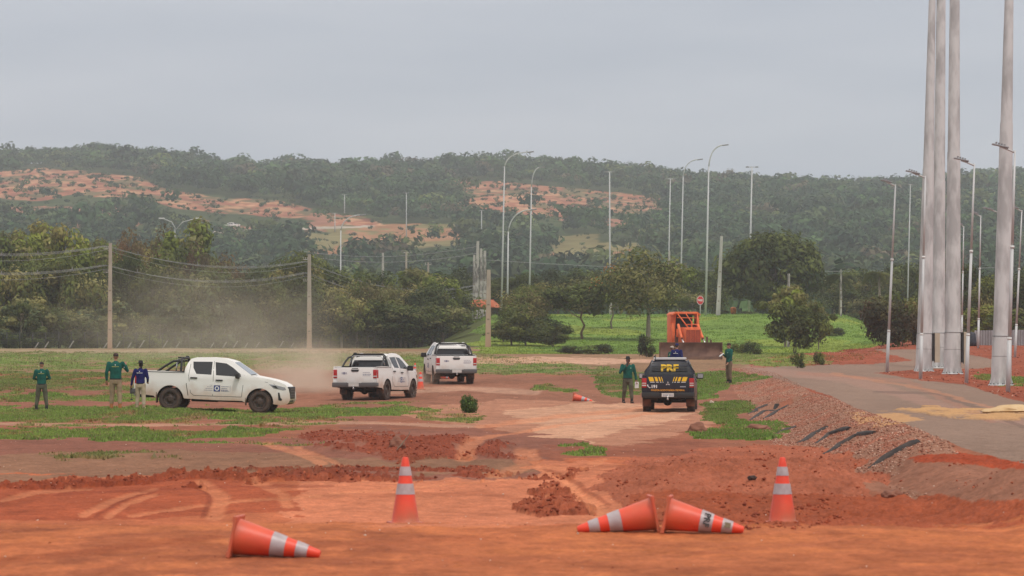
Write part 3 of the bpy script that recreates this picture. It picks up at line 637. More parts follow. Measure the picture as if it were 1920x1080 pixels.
# palms
def palm(px, Y, top, label):
    root = empty('palm_tree'); p = at(px, Y); h = CAMZ + (HOR - top) * Y / F - p.z; root.location = p; b = MB(); b.tube([(0, 0, -.3), (.1, 0, h * .4), (0, 0, h - 1)], [.2, .16, .12], 8); b.build('trunk', barkp, root)
    rg = np.random.RandomState(int(px)); P = []; Nn = []
    for k in range(16):
        a = k * 2.4; e = rg.uniform(-.3, 1.1)
        for t in np.linspace(.1, 1, 16):
            for sgn in (-1, 1, 0):
                q = np.array([math.cos(a), math.sin(a), 0]) * t * 1.9; q[2] = h - 1 + math.sin(e) * t * 1.6 - 1.5 * t * t + sgn * 0; q += np.array([-math.sin(a), math.cos(a), -.3]) * sgn * .2 * (1.1 - t); P.append(q); Nn.append((math.sin(a), -math.cos(a), 1.2))
    v, f = quads(np.array(P), np.array(Nn) + rg.randn(len(P), 3) * .2, np.full(len(P), .4), rg, 1.4); link('fronds', np_mesh('fronds', v, f, np.tile(np.array([.13, .15, .05]), (len(v), 1))), leafm, root)
    tag(root, label, 'palm tree', 'pale palms in the tree belt')
palm(1575, 405, 505, 'pale palm nearer the dome shaped tree'); palm(1648, 400, 500, 'pale palm nearer the rusty bush')
# shrubs in front of the field
T_low = tree_proto('low_shrub', '', 'shrub', 3, 2.2, .0, 18, 1800, .16, [DG, MG, (.045, .055, .03)], 41, r0=.05, crown='foliage', nl=5, forks=2)
T_rb = tree_proto('round_bush', 'small round green bush alone on bare soil right of the white pickups', 'bush', 1.0, .62, .0, 34, 3000, .07, [(.10, .17, .04), (.08, .13, .035)], 42, r0=.02, crown='foliage', nl=4, forks=2, rr=(.2, .34))
put(T_rb, 879, 116, 741, 32, sink=.03)
for px, Y, tp, wd, lb in ((1213, 235, 622, 42, 'dark upright shrub left of the bulldozer blade'), (1118, 258, 642, 75, 'low dark hedge like shrub left of the bulldozer'), (1075, 262, 645, 55, 'low shrub under the thin trunked tree'), (1412, 255, 636, 42, 'round dark shrub right of the bulldozer'), (1385, 262, 640, 40, 'flat shrub beside the round dark shrub'),
                          (1497, 190, 655, 30, 'small round bush alone on the grass verge'), (1536, 195, 655, 26, 'smaller bush right of the round bush on the verge'), (1560, 330, 612, 60, 'low scrub on the slope right of the dark tree'), (1595, 430, 585, 40, 'pale scrub at the top of the field by the palms'), (1640, 425, 585, 45, 'second pale scrub at the top of the field by the palms'),
                          (1350, 420, 580, 40, 'grey green scrub under the concrete poles'), (1405, 425, 582, 42, 'grey green scrub under the dome shaped tree'), (1060, 268, 650, 36, 'small shrub under the leaning branches')):
    put(T_low, px, Y, tp, wd, label=lb, sink=.05)

rd2 = random.Random(4); px = -40
while px < 1060:
    Y = np.interp(px, [0, 580, 900, 1060], [307, 343, 386, 300]) + rd2.uniform(2, 5)
    put(T_low, px, Y, rd2.uniform(616, 636), rd2.uniform(34, 62), label='low undergrowth shrub at the foot of the wood behind the fence', group='undergrowth along the fence', sink=.05); px += rd2.uniform(16, 30)
# ---------------------------------------------------------------- grass and loose stones (nobody could count them)
rg = np.random.RandomState(12)
gi = np.argwhere((GR > .06) & (np.abs(A) < .17) & (Yg > 50)); yy = Yg[gi[:, 0], gi[:, 1]]
cell = np.gradient(ys)[gi[:, 0]] * (aa[100] - aa[99]) * yy; wgt = GR[gi[:, 0], gi[:, 1]] * cell * np.clip(110 / yy, .05, 1.2) ** 1.6 * (1 + 2 * (yy < 175)); wgt /= wgt.sum()
pk = gi[rg.choice(len(gi), 380000, p=wgt)]; gy = Yg[pk[:, 0], pk[:, 1]] * (1 + rg.uniform(-.0016, .0016, len(pk))); gx = Xg[pk[:, 0], pk[:, 1]] + rg.uniform(-.5, .5, len(pk)) * .0005 * gy; gzv = zz[pk[:, 0], pk[:, 1]]
nz_ = fbm(gx * 1.2, gy * .5, 3); hgt = (.018 + .036 * rg.rand(len(pk)) ** 1.5 + np.clip(nz_, 0, 1) * .2) * np.interp(gy, [60, 130, 300, 450], [.9, 1.0, 1.4, 1.7]); wdt = hgt * rg.uniform(.35, .8, len(pk))
an = rg.rand(len(pk)) * 6.28; ax, ay = np.cos(an) * wdt, np.sin(an) * wdt; le = rg.uniform(-.4, .4, (len(pk), 2)) * hgt[:, None]
v = np.stack([np.stack([gx - ax, gy - ay, gzv - .01], -1), np.stack([gx + ax, gy + ay, gzv - .01], -1), np.stack([gx + le[:, 0], gy + le[:, 1], gzv + hgt], -1)], 1).reshape(-1, 3)
far_ = (gy > 255)[:, None]
gc = np.where(far_, COL[pk[:, 0], pk[:, 1]] * 1.02, COL[pk[:, 0], pk[:, 1]] * .95 + np.array([.055, .09, .022]) * .8) * rg.uniform(.7, 1.3, (len(pk), 1)); dry = (rg.rand(len(pk)) < .16) & (gy < 255); gc[dry] = np.array([.24, .2, .10]) * rg.uniform(.7, 1.2, (dry.sum(), 1))
go = link('grass', np_mesh('grass', v, np.arange(len(v)).reshape(-1, 3), np.repeat(gc, 3, 0)), mat('blades', (1, 1, 1), .8, attr=True, spec=.2)); tag(go, 'short patchy green grass growing over the red soil', 'grass', kind='stuff')
def stones(name, mask, n, smin, smax, cols, label, cat, seed, pw=1.0, yb=60):
    rg = np.random.RandomState(seed); gi = np.argwhere(mask & (np.abs(A) < .17) & (Yg > 25)); yy = Yg[gi[:, 0], gi[:, 1]]
    wt_ = np.gradient(ys)[gi[:, 0]] * yy * np.clip(yb / yy, .1, 1.5) ** pw; wt_ /= wt_.sum(); pk = gi[rg.choice(len(gi), n, p=wt_)]
    x = Xg[pk[:, 0], pk[:, 1]] + rg.uniform(-.5, .5, n) * .0005 * yy.mean(); y = Yg[pk[:, 0], pk[:, 1]] + rg.uniform(-.03, .03, n); z = zz[pk[:, 0], pk[:, 1]]
    s = smin + (smax - smin) * rg.rand(n) ** 3
    o8 = np.array([(1, 0, 0), (0, 1, 0), (-1, 0, 0), (0, -1, 0), (0, 0, 1), (0, 0, -1)]); fo = np.array([(0, 1, 4), (1, 2, 4), (2, 3, 4), (3, 0, 4), (1, 0, 5), (2, 1, 5), (3, 2, 5), (0, 3, 5)])
    v = o8[None] * rg.uniform(.55, 1.2, (n, 6, 1)) + rg.uniform(-.25, .25, (n, 6, 3)); v *= s[:, None, None] * np.array([1, 1, .65]); an = rg.rand(n) * 6.28; ca, sa = np.cos(an)[:, None], np.sin(an)[:, None]
    vx = v[..., 0] * ca - v[..., 1] * sa + x[:, None]; vy = v[..., 0] * sa + v[..., 1] * ca + y[:, None]; vz = v[..., 2] + z[:, None] + s[:, None] * .2
    c = np.array(cols)[rg.choice(len(cols), n)] * rg.uniform(.8, 1.2, (n, 1))
    o = link(name, np_mesh(name, np.stack([vx, vy, vz], -1).reshape(-1, 3), (fo[None] + 6 * np.arange(n)[:, None, None]).reshape(-1, 3), np.repeat(c, 6, 0)), mat('stone', (1, 1, 1), .95, attr=True, spec=.15)); tag(o, label, cat, kind='stuff')
stones('gravel', GRAV, 30000, .008, .034, [S(168, 116, 96), S(146, 98, 80), S(180, 136, 116), S(126, 80, 64), S(196, 160, 142)], 'loose pinkish gravel covering the bank beside the road', 'gravel', 1)
stones('clods', CLOD | (MO & (fine > .1)) | (HOL & (fine > .2)), 9000, .006, .045, [DRED, S(150, 74, 50), S(168, 92, 66), S(120, 58, 42)], 'crumbled dark red clods of freshly turned soil', 'soil clods', 2)
stones('pebbles', (Yg < 140) & ~RM & (GR < .5), 3000, .005, .018, [S(200, 140, 110), S(150, 84, 60), S(216, 196, 180), S(130, 70, 50)], 'scattered pale pebbles on the bare red ground', 'pebbles', 3, .6)
stones('verge_rubble', (Xg > xe + .1) & (Yg > 110) & (Yg < 290) & ~RM, 5000, .015, .07, [S(140, 70, 52), S(170, 96, 74), S(190, 140, 120), S(116, 60, 46)], 'lumpy red rubble around the feet of the steel masts', 'rubble', 4, yb=150)
# ---------------------------------------------------------------- pickups
white = mat('white_paint', (.80, .78, .75), .35, dirt=((.50, .30, .19), .28, .92), spec=.5)
navy = mat('navy_paint', (.012, .014, .026), .3, dirt=((.20, .10, .07), .30, .55), spec=.5)
glassm = mat('tinted_glass', (.018, .02, .024), .12, spec=.6)
blackp = mat('black_plastic', (.018, .018, .019), .5)
rubber = mat('dusty_tyre', (.045, .034, .03), .9, col2=(.10, .062, .045), scale=5, bump=.3)
rimm = mat('dusty_rim', (.09, .06, .045), .6, .3, col2=(.05, .035, .03), scale=9)
under = mat('underbody', (.02, .016, .014), .9)
chrome = mat('chrome', (.6, .6, .6), .25, .9)
redl = mat('red_lens', (.42, .012, .012), .25); whitel = mat('clear_lens', (.55, .52, .50), .25)
bumperm = mat('grey_bumper', (.12, .115, .115), .4, .3, dirt=((.22, .13, .09), .2, .5))
seam = mat('seam_black', (.03, .028, .026), .9); platew = mat('plate_white', (.55, .53, .50), .5); mud = mat('mud_flap', (.05, .035, .03), .9, col2=(.16, .08, .05), scale=6)
mudr = mat('red_mud', (.22, .085, .05), .95, col2=(.12, .055, .035), scale=6)
blue = mat('decal_blue', (.03, .05, .2), .5); grey_ = mat('decal_grey', (.25, .25, .33), .5); yellow = mat('decal_yellow', (.85, .52, .02), .4); decalw = mat('decal_white', (.75, .75, .75), .4)
WR = .385
def hw_(x, z):
    w_ = .905 - .015 * max(0, (.8 - z) / .4) ** 2
    if z > 1.18: w_ -= .245 * ((z - 1.18) / .6) ** 1.05
    elif z > .95: w_ -= .012 * (z - .95) / .23
    if x > 3.15: w_ -= .20 * ((x - 3.15) / .9) ** 2
    if x < .5 and z > 1.18: w_ = .885
    return w_
def arc_pts(cx, cz, r, a0, a1, n): return [(cx + r * math.cos(R(a0 + (a1 - a0) * i / n)), cz + r * math.sin(R(a0 + (a1 - a0) * i / n))) for i in range(n + 1)]
OUT = [(-1.2, .56), (-1.215, .95), (-1.2, 1.285), (-.6, 1.285), (.0, 1.28), (.5, 1.27), (.535, 1.42), (.60, 1.62), (.68, 1.735), (.85, 1.785), (1.25, 1.805), (1.7, 1.785), (1.98, 1.725), (2.08, 1.69), (2.32, 1.53), (2.56, 1.37), (2.78, 1.225), (3.05, 1.18), (3.4, 1.12), (3.72, 1.04), (3.9, .96), (4.0, .84), (4.04, .68), (4.06, .5), (4.0, .38), (3.8, .34), (3.58, .34)] + arc_pts(3.085, WR, .51, -4, 180, 14) + [(2.5, .44), (1.5, .44), (.56, .46)] + arc_pts(0, WR, .51, 8, 172, 14) + [(-.56, .52)]
def inset(pts, r):
    n = len(pts); out = []
    for i in range(n):
        p0, p1, p2 = Vector(pts[i - 1]), Vector(pts[i]), Vector(pts[(i + 1) % n]); d = ((p1 - p0).normalized() + (p2 - p1).normalized()); d = d.normalized() if d.length > 1e-6 else Vector((1, 0)); nn = Vector((d.y, -d.x)); out.append((p1.x + nn.x * r, p1.y + nn.y * r))
    return out
def side_patch(bm, poly, off, step=.12, mi=0, sides=(1, -1)):
    """polygon (x,z) wrapped on both flanks"""
    xs = [p[0] for p in poly]; zs = [p[1] for p in poly]; pts = [Vector(p) for p in poly]; n = len(pts); poly_ = np.array(poly)
    gx, gz_ = np.meshgrid(np.arange(min(xs) + step / 2, max(xs), step), np.arange(min(zs) + step / 2, max(zs), step)); ins = inpoly(gx.ravel(), gz_.ravel(), poly)
    for x, z in zip(gx.ravel()[ins], gz_.ravel()[ins]):
        if min(((x - a) ** 2 + (z - c) ** 2) for a, c in poly) > (step * .35) ** 2: pts.append(Vector((x, z)))
    r = geometry.delaunay_2d_cdt(pts, [], [list(range(n))], 1, 1e-5)
    for s in sides:
        vs = [bm.verts.new((v.x, s * (hw_(v.x, v.y) + off), v.y)) for v in r[0]]
        for f in r[2]:
            q = bm.faces.new([vs[i] for i in f]); q.smooth = True; q.material_index = mi
def pickup(name, paint, label, police=False):
    root = empty(name); tag(root, label, 'pickup truck')
    # one shell: flanks, roof, bonnet
    b = MB(); bm = b.bm; n = len(OUT); ins1 = inset(OUT, -.045); ins2 = inset(OUT, -.014)
    # orientation check: inset must shrink
    side_patch(bm, ins1, 0)
    crown = [.0] * n
    rows = []
    def row(pl, f, drop, cr_):
        rr = []
        for i, (x, z) in enumerate(pl):
            w_ = hw_(*ins1[i]) - drop; top = z > 1.0 and (x > .6)
            rr.append((x, f * w_, z + (cr_ if top else 0)))
        return rr
    for s in (1,): rows = [row(ins1, 1, 0, 0), row(ins2, 1, .012, 0), row(OUT, 1, .045, 0), row(OUT, .55, 0, .018), row(OUT, 0, 0, .026), row(OUT, -.55, 0, .018), row(OUT, -1, .045, 0), row(ins2, -1, .012, 0), row(ins1, -1, 0, 0)]
    V_ = [[bm.verts.new(p) for p in r_] for r_ in rows]
    for j in range(len(rows) - 1):
        for i in range(n):
            k = (i + 1) % n
            if 2 <= j <= 5 and OUT[i][1] > 1.2 and OUT[i][0] < .45 and OUT[k][1] > 1.2: continue
            dark = OUT[i][1] < .9 and OUT[k][1] < .9 and 26 <= i < n - 1
            f = bm.faces.new((V_[j][i], V_[j][k], V_[j + 1][k], V_[j + 1][i])); f.smooth = True; f.material_index = 1 if dark and 1 <= j <= 6 else 0
    bmesh.ops.remove_doubles(bm, verts=bm.verts, dist=.0008)
    b.build('body', [paint, under], root, 38)
    b = MB(); b.quad([(-1.17, -.8, .85), (.47, -.8, .85), (.47, .8, .85), (-1.17, .8, .85)])
    for s in (-1, 1): b.quad([(-1.17, s * .83, .85), (.47, s * .83, .85), (.47, s * .83, 1.28), (-1.17, s * .83, 1.28)]); b.box((-.36, s * .86, 1.29), (1.66, .06, .02))
    b.quad([(.47, -.83, .85), (.47, .83, .85), (.47, .83, 1.28), (.47, -.83, 1.28)]); b.quad([(-1.17, -.83, .85), (-1.17, .83, .85), (-1.17, .83, 1.27), (-1.17, -.83, 1.27)]); b.build('cargo_bed', blackp, root)
    for nm, pl in (('rear_door_window', [(.735, 1.68), (1.40, 1.695), (1.40, 1.255), (.88, 1.27), (.76, 1.47)]), ('front_door_window', [(1.50, 1.69), (1.88, 1.655), (2.12, 1.52), (2.40, 1.30), (2.42, 1.215), (1.56, 1.245)])):
        for s in (1, -1): b = MB(); side_patch(b.bm, pl[::-1], .005, .1, sides=(s,)); b.build(nm, glassm, root)
    b = MB(); zs = (1.31, 1.5, 1.728); vr = []
    for z in zs:
        x = np.interp(z, [1.27, 1.42, 1.62, 1.735], [.5, .535, .6, .68]) - .012; w_ = hw_(.8, z) - .065; vr.append([b.bm.verts.new((x, f * w_, z)) for f in (-1, -.5, 0, .5, 1)])
    for r0, r1 in zip(vr, vr[1:]):
        for k in range(4): b.bm.faces.new((r0[k], r0[k + 1], r1[k + 1], r1[k]))
    rw = b.build('rear_window', glassm, root)
    b = MB(); vr = []
    for x, z in ((2.13, 1.66), (2.32, 1.53), (2.56, 1.37), (2.72, 1.265)):
        w_ = hw_(x, z) - .09; vr.append([b.bm.verts.new((x + .02, f * w_, z + .035 - .0 * abs(f) + (.018 * (1 - f * f)))) for f in (-1, -.5, 0, .5, 1)])
    for r0, r1 in zip(vr, vr[1:]):
        for k in range(4): b.bm.faces.new((r0[k], r0[k + 1], r1[k + 1], r1[k]))
    b.build('windshield', mat('windshield_glass', (.22, .25, .27), .1, spec=.8), root)
    # shut lines
    b = MB()
    def line(p, t=.007):
        for (x0, z0), (x1, z1) in zip(p, p[1:]):
            d = Vector((x1 - x0, z1 - z0)).normalized(); nx, nz2 = -d.y * t, d.x * t; side_patch(b.bm, [(x0 + nx, z0 + nz2), (x0 - nx, z0 - nz2), (x1 - nx, z1 - nz2), (x1 + nx, z1 + nz2)], .003, .3)
    line([(.545, 1.26), (.55, .9), (.62, .52)], .011); line([(.66, 1.60), (.62, 1.2), (.70, .62), (.82, .53)]); line([(1.455, 1.72), (1.47, 1.2), (1.465, .53)]); line([(2.53, 1.26), (2.50, .9), (2.46, .53)]); line([(.82, .53), (2.46, .53)]); line([(-1.17, .9), (-1.17, 1.27)])
    line([(2.6, 1.15), (3.3, 1.06), (3.6, 1.0)], .005)
    b.build('shut_lines', seam, root)
    for x, z in ((.80, 1.13), (1.68, 1.075)):
        for s in (1, -1): b = MB(); b.box((x, s * (hw_(x, z) + .02), z), (.24, .035, .045), bev=.01); b.build('door_handle', blackp, root)
    for s in (1, -1):
        b = MB(); b.box((2.33, s * 1.03, 1.25), (.13, .24, .2), bev=.04); b.box((2.36, s * .9, 1.2), (.06, .2, .05)); mm_ = b.build('mirror', blackp, root, 50)
        b = MB(); b.box((2.262, s * 1.035, 1.255), (.006, .19, .14)); b.build('mirror_glass', chrome if police else blackp, mm_)
        b = MB(); side_patch(b.bm, [(3.38, 1.00), (3.55, .86), (3.86, .80), (3.965, .82), (3.93, .90), (3.62, .97)][::1], .006, .1, sides=(s,)); hl = b.build('headlight', mat('headlight_glass', (.35, .36, .38), .15, .2), root)
        b = MB(); side_patch(b.bm, [(3.48, .94), (3.62, .87), (3.70, .86), (3.62, .95)], .010, .1, sides=(s,)); b.build('reflector', blackp, hl)
        b = MB(); side_patch(b.bm, [(3.70, .72), (3.75, .72), (3.79, .55), (3.84, .50), (3.82, .44), (3.72, .46)], .006, .1, sides=(s,)); b.build('fog_lamp_bezel', blackp, root)
    b = MB(); b.box((4.03, 0, .72), (.10, 1.16, .42), bev=.04); b.box((3.96, 0, .46), (.16, 1.0, .10), bev=.02); g_ = b.build('grille', blackp, root)
    b = MB(); [b.box((4.085, 0, .58 + .09 * k), (.02, 1.0, .018)) for k in range(4)]; b.build('grille_bars', bumperm, g_)
    # tailgate and lights
    b = MB(); b.box((-1.212, 0, .955), (.03, 1.50, .64), bev=.012); tg = b.build('tailgate', paint, root, 50)
    hz_ = 1.165
    if not police:
        b = MB(); b.prism([(-.17, hz_ + .035), (.17, hz_ + .035), (.13, hz_ - .045), (-.13, hz_ - .045)], -.02, .02); bmesh.ops.rotate(b.bm, verts=b.bm.verts, cent=(0, 0, 0), matrix=Matrix.Rotation(R(90), 3, 'Z')); [setattr(v, 'co', v.co + Vector((-1.222, 0, 0))) for v in b.bm.verts]; b.build('handle', blackp, tg)
        b = MB(); b.box((-1.232, 0, 1.245), (.008, .26, .025)); b.build('brake_lamp', seam, tg)
    for s in (1, -1):
        b = MB(); b.box((-1.15, s * .825, 1.03), (.17, .175, .33), bev=.02); tl = b.build('tail_light', redl, root, 50)
        b = MB(); b.box((-1.236, s * .825, .945), (.012, .145, .045)); b.box((-1.236, s * .825, 1.02), (.012, .145, .03)) if police else None; b.build('reverse_lamp', whitel, tl)
    b = MB(); b.box((-1.30, 0, .60), (.16, .62, .17), bev=.02)
    for s in (1, -1): b.box((-1.29, s * .60, .61), (.22, .60, .19), bev=.04); b.box((-1.16, s * .87, .62), (.24, .09, .16), bev=.03)
    bp = b.build('rear_bumper', blackp if police else bumperm, root, 50)
    b = MB(); b.box((-1.392, 0, .615), (.012, .42, .13)); pl = b.build('number_plate', platew, bp); b = MB(); [b.box((-1.40, -.15 + .045 * k + (.02 if k > 2 else 0), .605), (.004, .022, .055)) for k in range(7)]; b.build('plate_characters', grey_, pl)
    b = MB(); b.box((-1.33, 0, .47), (.2, .06, .05)); b.tube([(-1.42, 0, .46), (-1.42, 0, .52)], .022, 8); b.ell((-1.42, 0, .55), (.032, .032, .032)); b.build('tow_ball', chrome, root)
    # chassis
    b = MB(); [b.box((1.2, s * .42, .47), (4.9, .09, .13)) for s in (1, -1)]; b.box((2.2, 0, .42), (1.5, .9, .16)); b.box((1.0, .3, .40), (.9, .35, .18), bev=.03); b.box((-.95, 0, .55), (.5, 1.2, .14)); b.box((1.5, 0, .54), (4.6, 1.5, .05))
    for x in (0, 3.085): b.tube([(x, -.75, WR), (x, .75, WR)], .055, 10)
    b.ell((0, .05, WR), (.17, .16, .16)); b.tube([(1.8, .2, .40), (.4, .1, .42), (0, .05, WR)], .04, 8); b.tube([(.3, -.35, .42), (-.6, -.35, .5), (-1.25, -.45, .48)], .035, 8); b.build('chassis', under, root)
    for x in (0, 3.085):
        for s in (1, -1):
            wl = empty('wheel', (x, s * .77, WR), 0, root); M = Matrix.Rotation(R(90) * -s, 4, 'X'); wd = .26
            b = MB(); b.lathe([(.245, -wd / 2 + .01), (.30, -wd / 2), (WR - .035, -wd / 2 + .01), (WR - .008, -wd / 2 + .04), (WR, -.05), (WR, .05), (WR - .008, wd / 2 - .04), (WR - .035, wd / 2 - .01), (.30, wd / 2), (.245, wd / 2 - .015), (.225, 0), (.245, -wd / 2 + .01)], 32, M)
            for k in range(36):
                a = k * math.pi / 18
                for yy_, o_ in ((-.09, 0), (.09, .08)): q = Matrix.Rotation(R(90) * -s, 4, 'X') @ Matrix.Rotation(a + o_, 4, 'Z') @ Matrix.Translation((WR - .002, 0, yy_)); b.box(q.to_translation(), (.018, .035, .09), rot=q.to_3x3())
            b.build('tyre', rubber, wl, 40)
            b = MB(); b.lathe([(.24, .09), (.225, .10), (.21, .06), (.17, .045), (.10, .07), (.075, .085), (.07, .10), (.0, .105)], 24, M); b.lathe([(.24, -.09), (0, -.08)], 24, M)
            for k in range(6): a = k * math.pi / 3; q = M @ Vector((.155 * math.cos(a), .155 * math.sin(a), .062)); n0 = len(b.bm.faces); b.ell(q, (.026, .016, .026), 8); b.bm.faces.ensure_lookup_table(); [setattr(f_, 'material_index', 1) for f_ in list(b.bm.faces)[n0:]]
            b.build('rim', [rimm, seam], wl, 30)
    for s in (1, -1):
        b = MB(); b.box((-.47, s * .76, .42), (.02, .30, .36 if not police else .42)); b.build('mud_flap', mudr if police else mud, root); b = MB(); b.box((2.6, s * .78, .38), (.02, .24, .26)); b.build('mud_flap', mud, root)
    if not police:
        # styling hoop
        b = MB()
        for x, r in ((.33, .042),):
            b.tube([(x, -.78, 1.27), (x, -.73, 1.55), (x, -.67, 1.73), (x, -.60, 1.79), (x, .60, 1.79), (x, .67, 1.73), (x, .73, 1.55), (x, .78, 1.27)], r, 8)
        b.box((.28, 0, 1.80), (.2, 1.2, .05), bev=.01)
        for s in (1, -1):
            b.tube([(.28, s * .70, 1.70), (.05, s * .74, 1.67), (-.25, s * .78, 1.48), (-.5, s * .80, 1.29)], .038, 8); b.box((-.05, s * .80, 1.31), (.7, .06, .05), bev=.01)
        b.box((.3, .55, 1.84), (.1, .1, .05)); rb = b.build('roll_bar', blackp, root, 50)
        b = MB(); b.tube([(.155, -.74, 1.30), (.16, -.67, 1.55), (.17, -.62, 1.69), (.17, -.55, 1.735), (.17, .55, 1.735), (.17, .62, 1.69), (.16, .67, 1.55), (.155, .74, 1.30)], .022, 8); b.build('chrome_hoop', chrome, rb)
        # door emblem and faint lettering lines
        for s in (1, -1):
            b = MB(); side_patch(b.bm, [(1.50, .90), (1.72, .90), (1.72, .69), (1.50, .69)], .006, .2, sides=(s,)); em = b.build('door_emblem', blue, root)
            b = MB(); side_patch(b.bm, arc_pts(1.61, .795, .078, 0, 340, 14), .009, .2, sides=(s,)); b.build('emblem_ring', decalw, em); b = MB(); side_patch(b.bm, arc_pts(1.61, .80, .045, 0, 330, 8), .012, .2, sides=(s,)); b.build('emblem_shield', blue, em)
            b = MB(); rq = random.Random(3)
            for z, x0, x1, t in ((.865, 1.76, 2.03, .010), (.80, 1.76, 1.96, .014), (.74, 1.76, 2.0, .017), (.705, 1.76, 2.03, .010), (.90, 1.36, 1.46, .007), (.845, 1.28, 1.46, .007), (.785, 1.22, 1.46, .007), (.725, 1.18, 1.46, .007)):
                x = x0
                while x < x1: d = rq.uniform(.02, .06); side_patch(b.bm, [(x, z + t), (min(x + d, x1), z + t), (min(x + d, x1), z - t), (x, z - t)], .006, .3, sides=(s,)); x += d + .012
            side_patch(b.bm, [(2.06, .91), (2.07, .91), (2.07, .69), (2.06, .69)], .006, .3, sides=(s,)); b.build('door_lettering', grey_, root)
        b = MB(); [b.box((-1.231, y, z), (.004, .045, .022)) for y in np.arange(.36, .56, .056) for z in (1.08, 1.04)]; b.box((-1.232, .45, 1.06), (.004, .08, .09)); b.build('tailgate_emblem', grey_, tg)
        b = MB(); rq = random.Random(5)
        for z, t in ((1.09, .03), (1.02, .05), (.965, .03)):
            y = -.32
            while y > -.62: d = rq.uniform(.03, .07); b.box((-1.231, y - d / 2, z), (.004, d, t * .7)); y -= d + .015
        b.build('tailgate_lettering', mat('decal_pale', (.40, .41, .47), .5), tg)
    else:
        X_ = -1.229; MT = lambda y, z, sz=0: Matrix.Translation((X_ - .004, y, z)) @ Matrix.Rotation(R(-90), 4, 'Z') @ Matrix.Rotation(R(90), 4, 'X')
        def para(y0, y1, z1, z0, sl, tgt):
            tgt.quad([(X_ - .004, y0, z1), (X_ - .004, y1, z1), (X_ - .004, y1 - sl, z0), (X_ - .004, y0 - sl, z0)])
        ws = ((.68, .52), (.47, .38), (.335, .285), (.245, .215))
        for s in (1, -1):
            for a, c in ws: b = MB(); para(s * a, s * c, 1.235, 1.085, s * .05, b); b.build('yellow_stripe', yellow, tg)
        for s in (1, -1):
            for a, c in ws: b = MB(); para(s * (a - .055), s * (c - .055), 1.065, 1.045, s * .01, b); b.build('white_stripe', decalw, tg)
        b = MB()
        for a0 in (90, 210, 330):
            c = Vector((0, 1.0)); d = Vector((math.cos(R(a0)), math.sin(R(a0)))); nrm = Vector((-d.y, d.x)); pts = [c, c + d * .045 + nrm * .026, c + d * .09, c + d * .045 - nrm * .026]; b.quad([(X_ - .006, p.x, p.y) for p in pts])
        b.build('three_diamond_badge', chrome, tg)
        text_mesh('191', .15, decalw, tg, 'number_lettering', MT(.47, .90), bold=.006, xs=1.05)
        b = MB(); b.tube([(X_ - .003, .70, .955), (X_ - .003, .685, .90), (X_ - .003, .63, .865)], .014, 6); b.box((X_ - .003, .70, .955), (.01, .03, .04)); b.box((X_ - .003, .625, .865), (.01, .04, .03)); b.build('phone_symbol', decalw, tg)
        text_mesh('POLÍCIA RODOVIÁRIA FEDERAL', .082, mat('decal_amber', (.7, .28, .02), .4), tg, 'amber_lettering', MT(0, .775), xs=1.0, bold=.003)
        b = MB(); [b.box((X_ - .003, -.44 - .04 * k, .90), (.005, .028, .04)) for k in range(5)]; b.build('model_badge', mat('decal_pale', (.4, .41, .47), .5), tg)
        MW = Matrix.Translation((.545 - .022, 0, 1.535)) @ Matrix.Rotation(R(-90), 4, 'Z') @ Matrix.Rotation(R(90 - 17), 4, 'X'); text_mesh('PRF', .34, yellow, rw, 'window_lettering', MW, bold=.016, xs=1.15)
        b = MB(); [b.tube([(.50, -.62, z), (.50, .62, z)], .014, 6) for z in (1.44, 1.585)]; b.build('window_bars', blackp, rw)
        b = MB(); b.box((1.0, 0, 1.875), (.30, 1.16, .085), bev=.025); lb = b.build('light_bar', mat('lightbar_clear', (.62, .6, .6), .25), root, 50)
        b = MB(); [b.box((1.0, s * .5, 1.82), (.14, .06, .09)) for s in (1, -1)]; b.box((1.0, 0, 1.825), (.2, 1.1, .03)); b.build('light_bar_feet', blackp, lb); b = MB(); b.box((.95, .54, 1.91), (.12, .07, .12), bev=.02); b.tube([(.7, .5, 1.78), (.69, .5, 2.02)], .012, 6); b.build('antenna', blackp, root)
    return root
hil = pickup('pickup_truck', white, 'white double cab pickup seen side on, facing right, by the three people at the left')
hil2 = copy_tree(hil); hil2['label'] = 'middle white pickup, seen from behind with its right flank turned to us'; hil3 = copy_tree(hil); hil3['label'] = 'farther white pickup seen from behind, beside the two distant cones'
pol = pickup('pickup_truck', navy, 'dark blue police pickup seen from behind, lettered PRF in yellow on its rear window', police=True)
for o in (hil, hil2, hil3): o['group'] = 'white pickups'
def park(o, px, Y, heading, dz=0, pitch=0, roll=0):
    """heading: compass of the nose in world degrees (0 = +x to the right, 90 = away)"""
    p = at(px, Y, dz); o.location = p; o.rotation_euler = (roll, pitch, R(heading))
park(hil, 327, 117.2, -5, -.02, R(1.9)); park(hil2, 686, 133.5, 72.5, -.02); park(hil3, 849, 152.5, 98.5, -.02, R(-1.5)); park(pol, 1254.5, 119.4, 85.5, -.02)
# tiny van on the far road
T = copy_tree(hil); T['label'] = 'tiny white vehicle on the distant hillside road'; T['group'] = ''; del T['group']; T.name = 'distant_vehicle'; q = G(442, 429); T.location = q + Vector((0, 0, .1)); T.rotation_euler = (0, 0, R(170)); T.scale = (1.1,) * 3; T['category'] = 'vehicle'
